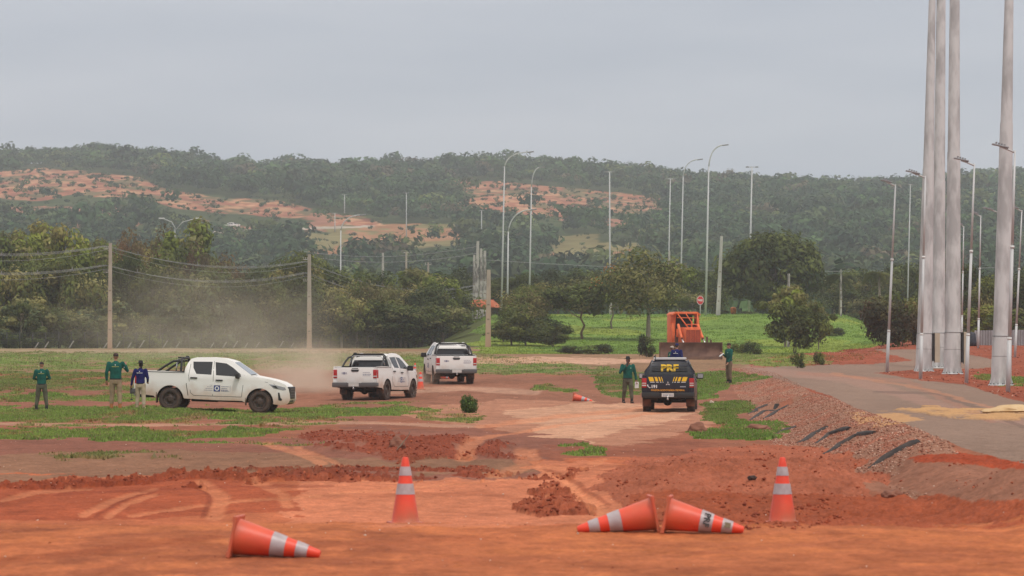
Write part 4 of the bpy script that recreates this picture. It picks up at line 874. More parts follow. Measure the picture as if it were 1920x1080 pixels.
# water tanker-yellow bulldozer is below
# ---------------------------------------------------------------- people
skin = mat('skin', (.36, .17, .105), .6); skin_d = mat('skin_dark', (.20, .09, .06), .6)
hairm = mat('hair', (.012, .009, .008), .7); bootm = mat('boot_black', (.012, .012, .014), .7); boott = mat('boot_tan', (.42, .15, .05), .8)
def cloth(n, c, c2=None): return mat(n, c, .9, col2=c2 or tuple(x * .6 for x in c), scale=5, bump=.6, bscale=14, contrast=(.4, .7), spec=.15)
greenc = cloth('green_shirt', (.010, .105, .085)); bluec = cloth('navy_shirt', (.014, .018, .12)); khaki = cloth('khaki_trousers', (.36, .26, .17)); sand_ = cloth('sand_trousers', (.48, .39, .28)); olive = cloth('olive_trousers', (.11, .105, .075)); brown = cloth('brown_trousers', (.20, .14, .10))
def limb(b, pts, rad, seg=10):
    """tapered limb with rounded joints (for a remeshed surface)"""
    b.tube(pts, rad, seg)
    for p, r in zip(pts, rad): b.ell(p, (r, r, r), 8)
def remesh(b, name, m, parent, vox, smooth=4, rooted=None):
    me = b.mesh(name); o = bpy.data.objects.new(name, me); C.objects.link(o)
    r = o.modifiers.new('r', 'REMESH'); r.mode = 'VOXEL'; r.voxel_size = vox; r.use_smooth_shade = True
    s = o.modifiers.new('s', 'SMOOTH'); s.iterations = smooth; s.factor = .5
    bpy.context.view_layer.update(); me2 = bpy.data.meshes.new_from_object(o.evaluated_get(bpy.context.evaluated_depsgraph_get())); bpy.data.objects.remove(o)
    me2.name = name; me2.materials.clear(); return link(name, me2, m, parent)
def person(px, Y, face, label, H=1.76, shirt=None, trous=None, boot=None, sk=None, arms=None, hat='cap', long_hair=False, stance=.13, step=0.0, headturn=0, look=0, group=None, dz=0, emblem='back', stout=1.0):
    """local x = the person's left..right (right = +x when facing -y), facing -y; face: turn about z in degrees (0 = facing us)"""
    root = empty('person', at(px, Y, dz), R(face)); tag(root, label, 'person', group); root.scale = (H / 1.76,) * 3; sk = sk or skin; st = stout
    hipx, shz, hz_ = .095, 1.44, .93
    legs = []
    for s in (-1, 1):
        fx = s * stance; fy = -s * step
        legs.append([Vector((s * hipx, 0, hz_)), Vector((s * (hipx + (stance - hipx) * .5), fy * .5 - .02, .50)), Vector((fx, fy + .01, .09))])
    arms = arms or {}
    A_ = {}
    for s, k in ((-1, 'R'), (1, 'L')):
        sh = Vector((s * .195 * st, 0, shz)); el, wr = arms.get(k, (Vector((s * .27, .03, 1.15)), Vector((s * .27, -.04, .90)))); A_[k] = (sh, Vector(el), Vector(wr))
    # body: one continuous skin surface
    b = MB()
    b.loft([((0, 0, .86), .15, .10), ((0, 0, .98), .145 * st, .10 * st), ((0, 0, 1.12), .135 * st, .095 * st), ((0, 0, 1.30), .165 * st, .105 * st), ((0, 0, 1.42), .16, .09), ((0, .005, 1.48), .07, .06), ((0, .0, 1.53), .052, .055), ((0, -.012, 1.60), .05, .055)])
    hr = Matrix.Rotation(R(headturn), 3, 'Z') @ Matrix.Rotation(R(look), 3, 'X'); hc_ = Vector((0, -.015, 1.655))
    hp = lambda x, y, z: hc_ + hr @ Vector((x, y, z))
    b.ell(hp(0, .01, .02), (.073, .092, .095), 14, hr); b.ell(hp(0, -.025, -.045), (.055, .065, .065), 12, hr); b.ell(hp(0, -.095, -.01), (.012, .018, .022), 8, hr); b.ell(hp(0, -.075, -.085), (.028, .022, .02), 8, hr); b.ell(hp(0, -.086, -.052), (.024, .012, .009), 8, hr)
    for s in (-1, 1): b.ell(hp(s * .076, .01, -.01), (.012, .02, .03), 8, hr)
    for L_ in legs: limb(b, L_, [.085, .058, .042]); b.box(L_[2] + Vector((0, -.06, -.045)), (.08, .22, .07), bev=.02)
    for k, s in (('R', -1), ('L', 1)):
        sh, el, wr = A_[k]; limb(b, [sh, el, wr], [.052, .040, .027]); d = (wr - el).normalized(); side = d.cross(Vector((0, -1, 0))); side = side.normalized() if side.length > .1 else Vector((1, 0, 0)); up = side.cross(d)
        palm_ = wr + d * .05; rot = Matrix((side, d, up)).transposed(); b.box(palm_, (.075, .095, .028), rot=rot, bev=.01)
        for i, ln in enumerate((.068, .078, .074, .058)):
            o_ = wr + d * .092 + side * (-.030 + .020 * i); k1 = o_ + d * ln * .5 + up * .008; k2 = k1 + d * ln * .38 + up * .026; b.tube([o_ - d * .01, k1, k2], [.0095, .0085, .007], 6)
        t0 = wr + d * .03 + side * -.03; b.tube([t0, t0 + d * .03 - side * .028, t0 + d * .058 - side * .03 + up * .012], [.011, .010, .008], 6)
    remesh(b, 'body', sk, root, .0085, 2)
    for s in (-1, 1): b = MB(); b.ell(hp(s * .03, -.083, .005), (.011, .006, .006), 8, hr); b.build('eye', hairm, root)
    # shirt
    b = MB()
    b.loft([((0, 0, .93), .175 * st, .125 * st), ((0, 0, 1.0), .17 * st, .125 * st), ((0, 0, 1.15), .165 * st, .12 * st), ((0, 0, 1.32), .19 * st, .128 * st), ((0, 0, 1.42), .185 * st, .112), ((0, 0, 1.475), .12, .085), ((0, .0, 1.505), .075, .07)])
    for k in 'RL': sh, el, wr = A_[k]; limb(b, [sh, el, el.lerp(wr, .86)], [.078, .058, .045])
    remesh(b, 'shirt', shirt, root, .016, 5)
    b = MB(); b.lathe([(.072, 1.49), (.062, 1.53), (.058, 1.53), (.066, 1.49)], 16); b.build('collar', shirt, root)
    b = MB(); b.loft([((0, 0, .80), .17, .12), ((0, 0, .90), .178 * st, .128 * st), ((0, 0, .965), .168 * st, .122 * st)])
    for L_ in legs: limb(b, [L_[0] + Vector((0, 0, -.02)), L_[1], L_[2] + Vector((0, 0, .11))], [.108, .083, .070]); b.ell(L_[1] + Vector((0, 0, .12)), (.09, .09, .16))
    remesh(b, 'trousers', trous, root, .016, 4)
    b = MB(); b.lathe([(.174 * st, .935), (.176 * st, .97)], 20); [setattr(v, 'co', Vector((v.co.x, v.co.y * .73, v.co.z))) for v in b.bm.verts]; b.build('belt', bootm, root)
    for L_ in legs:
        b = MB(); p = L_[2]; b.tube([p + Vector((0, .0, .16)), p + Vector((0, 0, .05)), p + Vector((0, .01, -.05))], [.062, .056, .055], 10); b.ell(p + Vector((0, -.075, -.045)), (.05, .12, .045)); b.box(p + Vector((0, -.05, -.082)), (.10, .27, .022), bev=.008); b.build('boot', boot or bootm, root, 60)
    if hat == 'cap' or hat == 'bald':
        b = MB(); b.ell(hp(0, .018, .035), (.079, .098, .088), 14, hr); [setattr(v, 'co', v.co) for v in b.bm.verts]; bmesh.ops.delete(b.bm, geom=[v for v in b.bm.verts if (hr.inverted() @ (v.co - hc_)).z < .0 or ((hr.inverted() @ (v.co - hc_)).y < -.045 and (hr.inverted() @ (v.co - hc_)).z < .045)], context='VERTS'); b.build('hair', hairm if hat == 'bald' else hairm, root)
    if hat in ('cap', 'blue'):
        hm_ = bluec if hat == 'blue' else mat('cap_dark', (.045, .02, .015), .8); b = MB(); b.ell(hp(0, .01, .055), (.084, .102, .078), 14, hr); b.box(hp(0, -.115, .058), (.11, .10, .012), rot=hr, bev=.004); b.build('cap', hm_, root, 50)
        if hat == 'blue': b = MB(); b.ell(hp(0, .025, .03), (.079, .096, .08), 12, hr); b.build('hair', hairm, root)
    if hat == 'brim':
        hb = mat('hat_black', (.012, .011, .013), .85); M = Matrix.Translation(hp(0, .005, .045)) @ hr.to_4x4(); b = MB(); b.lathe([(0, .115), (.055, .112), (.076, .09), (.088, .02), (.10, .008), (.155, .0), (.165, .012), (.155, -.006), (.09, -.004), (.085, .01)], 24, M); b.build('hat', hb, root, 50)
        b = MB(); b.ell(hp(0, .03, -.01), (.078, .085, .09), 12, hr); b.ell(hp(0, .07, -.08), (.04, .035, .08), 10, hr) if long_hair else None; b.build('hair', hairm, root)
    sg = 1 if emblem == 'back' else -1
    if emblem == 'back':
        b = MB(); y = .128 * st
        for i in range(13): x = -.105 + i * .0175; b.box((x, y + .006 - abs(x) * .2, 1.345), (.012, .006, .022))
        b.build('back_lettering', mat('shirt_yellow', (.42, .40, .10), .8) if shirt == greenc else decalw, root); b = MB(); b.box((0, y - .004, 1.40), (.03, .008, .03)); b.build('back_badge', decalw, root)
    elif emblem == 'front':
        b = MB(); b.ell((.085, -.125 * st, 1.35), (.03, .008, .022)); b.build('chest_badge', mat('badge_green', (.25, .40, .28), .8), root)
    b = MB(); b.box((-.245 * st, .0, 1.33), (.012, .05, .06)); b.build('sleeve_badge', decalw, root)
    return root
V3 = lambda *a: Vector(a)
# facing us = 0; facing away = 180.  With face=180 the person's local +x shows on the left of the picture
P1 = person(78, 121.5, 180, 'leftmost person, green shirt and olive trousers, seen from behind with hands in front', H=1.70, shirt=greenc, trous=olive, arms={'R': (V3(-.29, -.06, 1.17), V3(-.06, -.26, 1.13)), 'L': (V3(.29, -.02, 1.17), V3(.10, -.26, 1.10))}, look=12, hat='cap', stance=.19)
P2 = person(217, 116, 180, 'tall person seen from behind in green shirt, khaki trousers and orange boots, one hand raised', H=1.88, shirt=greenc, trous=khaki, boot=boott, arms={'R': (V3(-.36, -.10, 1.22), V3(-.29, -.24, 1.40)), 'L': (V3(.29, .03, 1.15), V3(.29, -.02, .90))}, headturn=18, stance=.14, step=.05, stout=1.1, hat='cap')
P3 = person(263.5, 114.6, 168, 'person in navy shirt, sand trousers and black hat at the tail of the white pickup', H=1.60, shirt=bluec, trous=sand_, boot=mat('boot_sand', (.42, .30, .2), .9), arms={'R': (V3(-.27, -.02, 1.15), V3(-.22, -.18, 1.02)), 'L': (V3(.31, .0, 1.14), V3(.38, -.08, .88))}, hat='brim', long_hair=True, headturn=38, stance=.14, step=.03)
P4 = person(1177, 128.5, 12, 'walking person in green shirt and black hat beside the dark pickup, hand at mouth', H=1.72, shirt=greenc, trous=olive, sk=skin_d, arms={'R': (V3(-.33, -.10, 1.18), V3(-.09, -.20, 1.44)), 'L': (V3(.30, .02, 1.14), V3(.33, -.03, .89))}, hat='brim', headturn=-38, stance=.13, step=.14, emblem='front', stout=1.08)
P5 = person(1367, 153, -62, 'person in green shirt right of the bulldozer blade, in profile facing left', H=1.80, shirt=greenc, trous=brown, arms={'R': (V3(-.22, -.05, 1.18), V3(-.10, -.28, 1.30)), 'L': (V3(.26, -.06, 1.14), V3(.24, -.20, .92))}, hat='cap', stance=.10, emblem='front')
P6 = person(1269, 150, 150, 'person in navy shirt and blue cap standing behind the roof of the dark pickup', H=1.78, shirt=bluec, trous=khaki, hat='blue', headturn=10, dz=.06)
P7 = person(1260, 152, 120, 'person in green shirt and pale cap, mostly hidden behind the one in navy', H=1.68, shirt=greenc, trous=khaki, hat='cap', sk=skin_d)
for c in kids(P7):
    if c.name.startswith('cap'): c.data = c.data.copy(); c.data.materials[0] = mat('cap_pale', (.4, .33, .28), .8)
# things held (things of their own)
def hold(o, P, loc, rot=(0, 0, 0)): o.matrix_world = P.matrix_basis @ Matrix.Translation(loc) @ Matrix.Rotation(rot[2], 4, 'Z') @ Matrix.Rotation(rot[0], 4, 'X')
b = MB(); b.box((0, 0, 0), (.15, .004, .24)); b.box((.005, .004, -.004), (.15, .003, .24)); o = b.build('paper_sheet', decalw); hold(o, P4, (.345, -.05, .70), (R(6), 0, R(-8))); tag(o, 'white paper sheets held by the walking person beside the dark pickup', 'paper')
b = MB(); b.box((0, 0, 0), (.05, .035, .13), bev=.008); b.tube([(.015, 0, .06), (.015, 0, .2)], .007, 6); o = b.build('hand_radio', blackp); hold(o, P4, (-.07, -.225, 1.50)); tag(o, 'black hand radio held to the mouth of the walking person', 'radio')
b = MB(); b.box((0, 0, 0), (.06, .04, .14), bev=.008); b.tube([(.015, 0, .06), (.015, 0, .22)], .008, 6); b.tube([(0, 0, -.07), (.01, .01, -.3), (.0, 0, -.42)], .008, 6); b.box((0, 0, -.44), (.09, .03, .05), bev=.01); o = b.build('hand_radio', blackp); hold(o, P3, (.385, -.12, .80)); tag(o, 'black radio with dangling strap held low by the person in the brimmed hat', 'radio')
b = MB(); b.box((0, 0, 0), (.075, .012, .15), bev=.004); o = b.build('phone', blackp); hold(o, P1, (.0, -.33, 1.15), (R(-40), 0, 0)); tag(o, 'dark phone held by the person at the far left', 'phone')
b = MB(); b.box((0, 0, 0), (.16, .006, .22)); o = b.build('note_pad', decalw); hold(o, P5, (-.05, -.36, 1.26), (R(-50), 0, 0)); tag(o, 'white note pad held by the person right of the bulldozer blade', 'note pad')

# ---------------------------------------------------------------- bulldozer (nose along -y locally)
dz = empty('bulldozer', at(1287, 224), R(12)); tag(dz, 'orange bulldozer with a wide rusty blade parked at the edge of the green field', 'bulldozer')
ora = mat('dozer_orange', (.80, .165, .045), .55, col2=(.62, .12, .035), scale=3, dirt=((.3, .15, .09), .0, .8)); orad = mat('dozer_red_orange', (.36, .04, .016), .6, col2=(.26, .035, .015), scale=4)
rust = mat('rusty_blade', (.12, .06, .045), .85, col2=(.21, .115, .085), scale=1.3, bump=.5, contrast=(.45, .62), detail=8); rustd = mat('dark_rust', (.10, .05, .035), .85, col2=(.16, .08, .05), scale=4)
for s in (-1, 1):
    tk = empty('track', (s * .95, .3, 0), 0, dz); prof = [(-1.3, .0), (1.3, .0), (1.62, .2), (1.7, .45), (1.55, .75), (1.2, .88), (-1.2, .80), (-1.55, .62), (-1.65, .38), (-1.55, .15)]
    b = MB()
    n_ = len(prof)
    for i in range(n_):
        a = Vector(prof[i]); c = Vector(prof[(i + 1) % n_]); L0 = (c - a).length; m_ = max(1, int(L0 / .2))
        for k in range(m_):
            q = a.lerp(c, (k + .5) / m_); an = math.atan2((c - a).y, (c - a).x); b.box((0, q.x, q.y), (.5, L0 / m_ * .9, .06), rot=Matrix.Rotation(an, 3, 'X')); d = Vector((math.sin(an), -math.cos(an))) * .04; b.box((0, q.x + d.x, q.y + d.y), (.5, .03, .05), rot=Matrix.Rotation(an, 3, 'X'))
    b.build('track_chain', rustd, tk)
    b = MB(); b.tube([(-.16, 1.25, .45), (.16, 1.25, .45)], .38, 18); b.tube([(-.16, -1.25, .4), (.16, -1.25, .4)], .36, 18); b.box((0, 0, .3), (.3, 2.2, .28), bev=.04); [b.tube([(-.14, y, .16), (.14, y, .16)], .13, 12) for y in np.linspace(-.8, .8, 5)]; b.build('track_frame', orad, tk)
b = MB(); b.box((0, .5, .85), (1.3, 3.2, .5), bev=.04); b.box((0, 1.1, 1.3), (1.5, 1.9, .5), bev=.05); b.build('chassis', rustd, dz)
b = MB(); b.box((0, -.75, 1.42), (1.06, 1.9, 1.15), bev=.05); b.box((0, -.8, 2.02), (.9, 1.7, .12), bev=.04); b.tube([(.2, -.6, 2.05), (.2, -.6, 2.5)], .05, 10); b.build('engine_hood', ora, dz, 50)
b = MB(); [b.box((x, -1.72, 1.40), (.28, .03, .98)) for x in (-.32, 0, .32)]; gr = b.build('grille_panel', orad, dz); b = MB(); [b.box((x, -1.745, 1.4), (.022, .03, 1.02)) for x in (-.49, -.16, .16, .49)]; [b.box((0, -1.745, z), (1.0, .03, .03)) for z in (.9, 1.9)]; [b.box((x, -1.738, z), (.24, .006, .012)) for x in (-.32, 0, .32) for z in np.arange(.98, 1.85, .07)]; b.build('grille_bars', ora, gr)
# canopy guard
b = MB()
def plate(pts, t=.06): b.tube(pts, .06, 6)
b.box((-.92, .95, 1.95), (.10, .75, 2.0), bev=.02); b.box((.92, .95, 1.95), (.10, .75, 2.0), bev=.02)
b.box((0, .75, 3.06), (1.50, 1.55, .1), bev=.03); b.box((.84, .55, 1.75), (.12, 1.3, 1.1), bev=.03); b.box((-.84, .75, 1.6), (.2, 1.2, 1.5), bev=.04); b.box((0, .12, 1.72), (1.3, .12, .55), bev=.03); b.box((-.83, .75, 2.98), (.26, 1.55, .1), rot=(0, R(-38), 0)); b.box((.83, .75, 2.98), (.26, 1.55, .1), rot=(0, R(38), 0))
b.prism([(-.98, .95), (-.66, .95), (-.62, 2.6), (-.55, 3.05), (-.82, 3.03), (-.98, 2.8)], .40, .50); b.prism([(.98, 1.9), (.84, 1.9), (.78, 2.6), (.62, 3.05), (.82, 3.03), (.98, 2.8)], .40, .50)
b.build('canopy_guard', ora, dz, 50)
b = MB(); T2 = lambda a, c, r=.035: b.tube([a, c], r, 6)
T2((-.60, .0, 2.98), (-.02, -.55, 2.05), .045); T2((-.05, .0, 3.0), (.32, -.4, 2.3)); T2((.74, .0, 2.98), (.70, -.45, 2.0), .045); T2((-.1, -.42, 2.27), (.72, -.42, 2.27)); T2((-.62, .0, 2.72), (.76, .0, 2.70)); T2((-.75, .0, 3.0), (.76, .0, 3.0), .05); b.build('sweep_bars', ora, dz)
b = MB(); b.box((0, 1.25, 1.75), (.6, .2, .9), bev=.05); b.box((0, 1.0, 1.5), (.6, .5, .2), bev=.05); b.build('seat', blackp, dz); b = MB(); b.box((.0, .35, 1.95), (1.1, .15, .7), bev=.03); b.box((-.3, 1.4, 2.3), (.5, .3, .5)); b.box((.42, 1.3, 2.4), (.3, .3, .5)); [b.tube([(x, .3, 2.1), (x + .05, .5, 2.55)], .02, 6) for x in (-.3, .2, .35)]; b.build('controls', seam, dz)
b = MB(); b.box((0, 1.65, 2.2), (1.7, .06, 1.6)); b.build('rear_screen', mat('mesh_dark', (.03, .026, .024), .9), dz)
for s in (-1, 1):
    b = MB(); b.tube([(s * .66, -.4, 2.25), (s * .70, -1.5, 1.35)], .095, 10); b.box((s * .68, -.85, 1.75), (.18, .35, .3), rot=(R(40), 0, 0), bev=.03); cy = b.build('lift_cylinder', ora, dz, 50); b = MB(); b.tube([(s * .70, -1.5, 1.35), (s * .72, -2.0, 1.05)], .045, 8); b.ell((s * .72, -2.02, 1.02), (.08, .08, .08)); b.build('piston_rod', chrome, cy)
    b = MB(); b.box((s * 1.32, -.9, .42), (.16, 2.9, .22), bev=.03); b.build('push_arm', rust, dz)
bl = empty('blade', (-.36, -2.45, 0), R(-7), dz); b = MB(); hw2 = 2.02; secs = 10
for sx in range(20):
    x0, x1 = -hw2 + sx * 2 * hw2 / 20, -hw2 + (sx + 1) * 2 * hw2 / 20
    for i in range(secs):
        f = lambda t: (.32 * (1 - math.cos((t - .45) * 2.2)) * -1 + .0, .02 + 1.04 * t)
        (y0, z0), (y1, z1) = f(i / secs), f((i + 1) / secs); b.quad([(x0, y0, z0), (x1, y0, z0), (x1, y1, z1), (x0, y1, z1)]); b.quad([(x0, y0 + .06, z0), (x1, y0 + .06, z0), (x1, y1 + .06, z1), (x0, y1 + .06, z1)])
bmesh.ops.remove_doubles(b.bm, verts=b.bm.verts, dist=.001); b.box((0, .1, .55), (3.9, .12, .25)); b.box((0, -.10, 1.07), (4.04, .08, .04)); b.build('mouldboard', rust, bl)
b = MB(); b.box((0, -.13, .07), (4.06, .04, .2), rot=(R(-20), 0, 0)); b.build('cutting_edge', rustd, bl)
for s in (-1, 1): b = MB(); b.box((s * 2.03, -.03, .55), (.05, .34, 1.1), bev=.01); b.build('end_plate', rustd, bl)
b = MB(); b.box((1.1, .25, 1.2), (.12, .1, .5), bev=.02); b.box((1.35, .25, 1.1), (.1, .1, .3)); b.build('blade_bracket', rust, bl)

# ---------------------------------------------------------------- dust raised by the trucks
def dust(name, c, r, dens, label, seed, col=(.80, .66, .52)):
    b = MB(); bmesh.ops.create_icosphere(b.bm, subdivisions=4, radius=1); o = b.build(name); o.location = c; o.scale = r; tag(o, label, 'dust', kind='stuff')
    m = bpy.data.materials.new(name + '_air'); m.use_nodes = True; t = m.node_tree; t.nodes.clear(); l = t.links.new
    v = t.nodes.new('ShaderNodeVolumePrincipled'); v.inputs['Color'].default_value = (*col, 1); o_ = t.nodes.new('ShaderNodeOutputMaterial'); l(v.outputs[0], o_.inputs['Volume'])
    tc_ = t.nodes.new('ShaderNodeTexCoord'); ln = t.nodes.new('ShaderNodeVectorMath'); ln.operation = 'LENGTH'; l(tc_.outputs['Object'], ln.inputs[0])
    mr = t.nodes.new('ShaderNodeMapRange'); mr.interpolation_type = 'SMOOTHSTEP'; mr.inputs[1].default_value = 1.0; mr.inputs[2].default_value = .15; l(ln.outputs[1], mr.inputs[0])
    nz2 = t.nodes.new('ShaderNodeTexNoise'); nz2.inputs['Scale'].default_value = 2.1; nz2.inputs['Detail'].default_value = 3; mp2 = t.nodes.new('ShaderNodeMapping'); mp2.inputs['Location'].default_value = (seed, seed, 0); l(tc_.outputs['Object'], mp2.inputs[0]); l(mp2.outputs[0], nz2.inputs['Vector'])
    m2 = t.nodes.new('ShaderNodeMapRange'); m2.inputs[1].default_value = .32; m2.inputs[2].default_value = .68; l(nz2.outputs['Fac'], m2.inputs[0])
    mu = t.nodes.new('ShaderNodeMath'); mu.operation = 'MULTIPLY'; l(mr.outputs[0], mu.inputs[0]); l(m2.outputs[0], mu.inputs[1]); m3 = t.nodes.new('ShaderNodeMath'); m3.operation = 'MULTIPLY'; l(mu.outputs[0], m3.inputs[0]); m3.inputs[1].default_value = dens; l(m3.outputs[0], v.inputs['Density']); o.data.materials.append(m)
dust('dust_cloud', at(588, 145, .4), (3.6, 9, 2.0), .3, 'thick tan dust behind the side on white pickup', 1, (.88, .74, .60))
dust('dust_haze', at(400, 225, 1.2), (13, 34, 6.0), .020, 'thin pale dust drifting in front of the wood at the left', 4, (.92, .80, .66))
dust('dust_puff', at(795, 152, .1), (1.6, 3, .7), .25, 'low puff of dust at the wheels of the farther white pickup', 7)
# ---------------------------------------------------------------- poles, lamps, masts, wires
galv = mat('galvanised_steel', (.48, .49, .50), .5, .35, col2=(.36, .35, .35), scale=1.3, bump=.1, stretch=(1, 1, .35), contrast=(.38, .6))
lampm = mat('lamp_steel', (.60, .60, .60), .55, .1, col2=(.46, .47, .47), scale=1.0, stretch=(1, 1, .2))
mastm = mat('mast_steel', (.62, .62, .61), .6, .1, col2=(.42, .415, .41), scale=1.6, bump=.15, stretch=(1.3, 1.3, .45), contrast=(.42, .60), detail=8)
conc = mat('concrete', (.44, .38, .31), .9, col2=(.32, .27, .22), scale=2.0, bump=.4, stretch=(1, 1, .3), dirt=((.44, .25, .16), -.5, 5.5))
conc2 = mat('weathered_concrete', (.44, .42, .38), .9, col2=(.15, .14, .13), scale=1.6, bump=.4, stretch=(2, 2, .6), contrast=(.45, .6))
darkm = mat('dark_steel', (.03, .03, .032), .5, .3)
whitecap = mat('white_plastic', (.7, .7, .68), .5)
beige = mat('beige_paint', (.50, .44, .33), .6, col2=(.42, .36, .28), scale=2)
ledm = mat('luminaire_grey', (.30, .30, .31), .45, .4)
def leaned(px0, px1, py1, Y):
    """base point, height and sideways lean of a pole seen from row base to (px1, py1)"""
    p = at(px0, Y); top = Vector(((px1 - 960) / F * Y, Y, CAMZ + (HOR - py1) * Y / F)); return p, top - p
def street_lamp(px0, Y, px1, py1, armpx, label, group, r=.07, zone=None, name='street_lamp'):
    p, t = leaned(px0, px1, py1, Y); root = empty(name, p); h = t.z; ax = t.x / h
    b = MB(); q = lambda z: (ax * z, 0, z)
    b.tube([q(-.2), q(h * .22)], [r * 1.15, r * 1.08], 12); b.tube([q(h * .22), q(h * .6)], [r * .9, r * .82], 12); b.tube([q(h * .6), q(h)], [r * .7, r * .5], 12); b.build('pole', lampm, root)
    for z in (h * .22, h * .6): b = MB(); b.tube([q(z - .04), q(z + .05)], r * 1.12, 12); b.build('collar', whitecap, root)
    b = MB(); ex = ax * h; al = armpx * Y / F; b.tube([(ex, 0, h - .08), (ex + al * .5, 0, h + .04), (ex + al, 0, h + .14)], .035, 8); b.build('arm', lampm, root)
    b = MB(); s = 1 if al > 0 else -1; b.box((ex + al * .98, 0, h + .17), (abs(al) * .95 + .1, .22, .06), rot=(0, -s * R(12), 0), bev=.02)
    for k in range(4): b.box((ex + al * (.7 + .18 * k), 0, h + .19 + .03 * k), (.05, .2, .06))
    b.build('lamp_head', ledm, root); tag(root, label, 'street lamp', group); return root
g = 'street lamps beside the access road'
street_lamp(1663, 164, 1679, 346, -18, 'slim grey street lamp standing alone left of the steel masts', g)
street_lamp(1726, 151, 1735, 330, -24, 'slim grey street lamp in front of the leftmost steel mast', g)
street_lamp(1812, 140, 1827, 307, -25, 'slim grey street lamp just right of the third steel mast', g)
street_lamp(1890, 125, 1903, 282, -28, 'nearest slim street lamp, overlapping the rightmost steel mast', g, r=.075)
g2 = 'street lamps along the far curve'
street_lamp(1834, 232, 1839, 404, -11, 'distant slim street lamp before the corrugated fence', g2)
street_lamp(1803, 264, 1807, 424, -6, 'farthest slim street lamp, half hidden behind the third mast', g2)
street_lamp(1768, 262, 1770, 440, -5, 'distant street lamp peeping out right of the second mast', g2)
street_lamp(1903, 208, 1916, 394, -14, 'slim street lamp at the right edge behind the nearest one', g2)
street_lamp(1868, 225, 1872, 396, -20, 'street lamp hidden behind the rightmost mast except its head', g2)
def steel_mast(px0, Y, px1, d0, d1, label, box=True):
    p = at(px0, Y); k = Y / F; h = 32.0; hv = (CAMZ + HOR * k) - p.z; ax = (px1 - px0) * k / hv
    root = empty('steel_mast', p); q = lambda z: (ax * z, 0, z); R0 = d0 * k / 2; R1 = d1 * k / 2; rr = lambda z: R0 * 1.0 + (R1 - R0) * z / hv
    for a, c, e in ((0, 1.9, .02), (1.9, 10.4, 0), (10.4, h, -.015)):
        b = MB(); zs = [a + (c - a) * i / 8 for i in range(9)]; b.tube([q(z) for z in zs], [max(.05, rr(z) + e) for z in zs], 20); o = b.build('shaft_section', mastm, root, 40)
    b = MB(); b.lathe([(R0 * 1.32, 0), (R0 * 1.32, .05), (R0, .05)], 24)
    for i in range(12): b.prism([(R0 * .95, .05), (R0 * 1.25, .05), (R0 * .95, .42)], -.012, .012); vs_ = list(b.bm.verts)[-6:]; bmesh.ops.rotate(b.bm, verts=vs_, cent=(0, 0, 0), matrix=Matrix.Rotation(i * math.pi / 6 + .2, 3, 'Z'))
    b.build('base_flange', mastm, root)
    b = MB()
    for i in range(16): a = i * math.pi / 8; b.tube([(math.cos(a) * R0 * 1.2, math.sin(a) * R0 * 1.2, -.1), (math.cos(a) * R0 * 1.2, math.sin(a) * R0 * 1.2, .1)], .022, 6)
    b.build('anchor_bolts', darkm, root)
    b = MB(); b.box((0, 0, -.14), (R0 * 4.2, R0 * 3.4, .22), bev=.03); b.build('footing', conc, root)
    b = MB()
    for z in (1.95, 1.15): b.tube([q(z), q(z + .014)], rr(z) + .023, 20)
    b.build('joint_band', mat('band_grey', (.14, .14, .14), .7), root)
    if box:
        b = MB(); b.box((R0 + .24 + ax, -.02, 1.55 - .33), (.26, .45, 1.5), bev=.015); cb = b.build('cabinet', beige, root); b = MB(); b.box((R0 + .055 + ax, -.02, 1.25), (.10, .4, 1.42)); b.build('gap_shade', darkm, cb)  # dark block beside the cabinet paints the shaded gap next to the mast
    tag(root, label, 'steel mast', 'tall steel masts beside the road'); return root
steel_mast(1732, 175, 1748, 30, 14, 'leftmost of the four tall grey steel masts'); steel_mast(1758, 190, 1764.5, 27, 18, 'second tall grey steel mast, set behind the others'); steel_mast(1786, 160, 1790, 31, 20, 'third tall grey steel mast with a beige cabinet on its right')
steel_mast(1877, 135, 1892, 37, 18, 'rightmost and nearest of the tall grey steel masts', box=False)
# concrete utility poles of the near line
def concrete_pole(px0, Y, px1, py1, label, r=(.2, .13), m=None, fit=False, group=None, arms=()):
    p, t = leaned(px0, px1, py1, Y); root = empty('concrete_pole', p); h = t.z; ax = t.x / h
    b = MB(); b.prism([(-r[0], -.3), (r[0], -.3), (r[1] + ax * h, h), (-r[1] + ax * h, h)], -r[0] * .8, r[0] * .8)
    b.build('shaft', m or conc, root)
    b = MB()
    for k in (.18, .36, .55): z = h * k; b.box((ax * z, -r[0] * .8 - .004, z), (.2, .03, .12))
    b.build('painted_recess', mat('recess_shade', (.22, .17, .13), .9), root)  # dark blocks on the shaft face, painting the shade of its recesses
    if fit:
        for z, L_ in ((h - .5, .62), (h - 2.6, .62)):
            b = MB(); b.box((ax * z - .3, 0, z), (L_, .08, .07)); 
            for k in range(3): b.tube([(ax * z - .2 - .18 * k, 0, z), (ax * z - .2 - .18 * k, 0, z + .22)], .035, 6)
            b.build('crossarm', conc2, root)
    for z, L_ in arms:
        b = MB(); b.box((ax * (h - z), 0, h - z), (L_, .1, .1)); [b.tube([(s * L_ * .45, 0, h - z), (s * L_ * .45, 0, h - z + .3)], .04, 6) for s in (-1, 0, 1)]; b.build('crossarm', conc2, root)
    tag(root, label, 'utility pole', group); return root
gp = 'concrete poles carrying the spaced wires'
concrete_pole(206, 304, 207, 456, 'pale concrete utility pole left of the white pickup by the fence', fit=True, group=gp)
concrete_pole(580, 333, 580, 477, 'pale concrete utility pole above the middle pickup', r=(.24, .15), fit=True, group=gp)
concrete_pole(915, 299, 916.5, 506, 'short pale concrete pole in front of the tiled shelter', r=(.25, .16), group=gp)
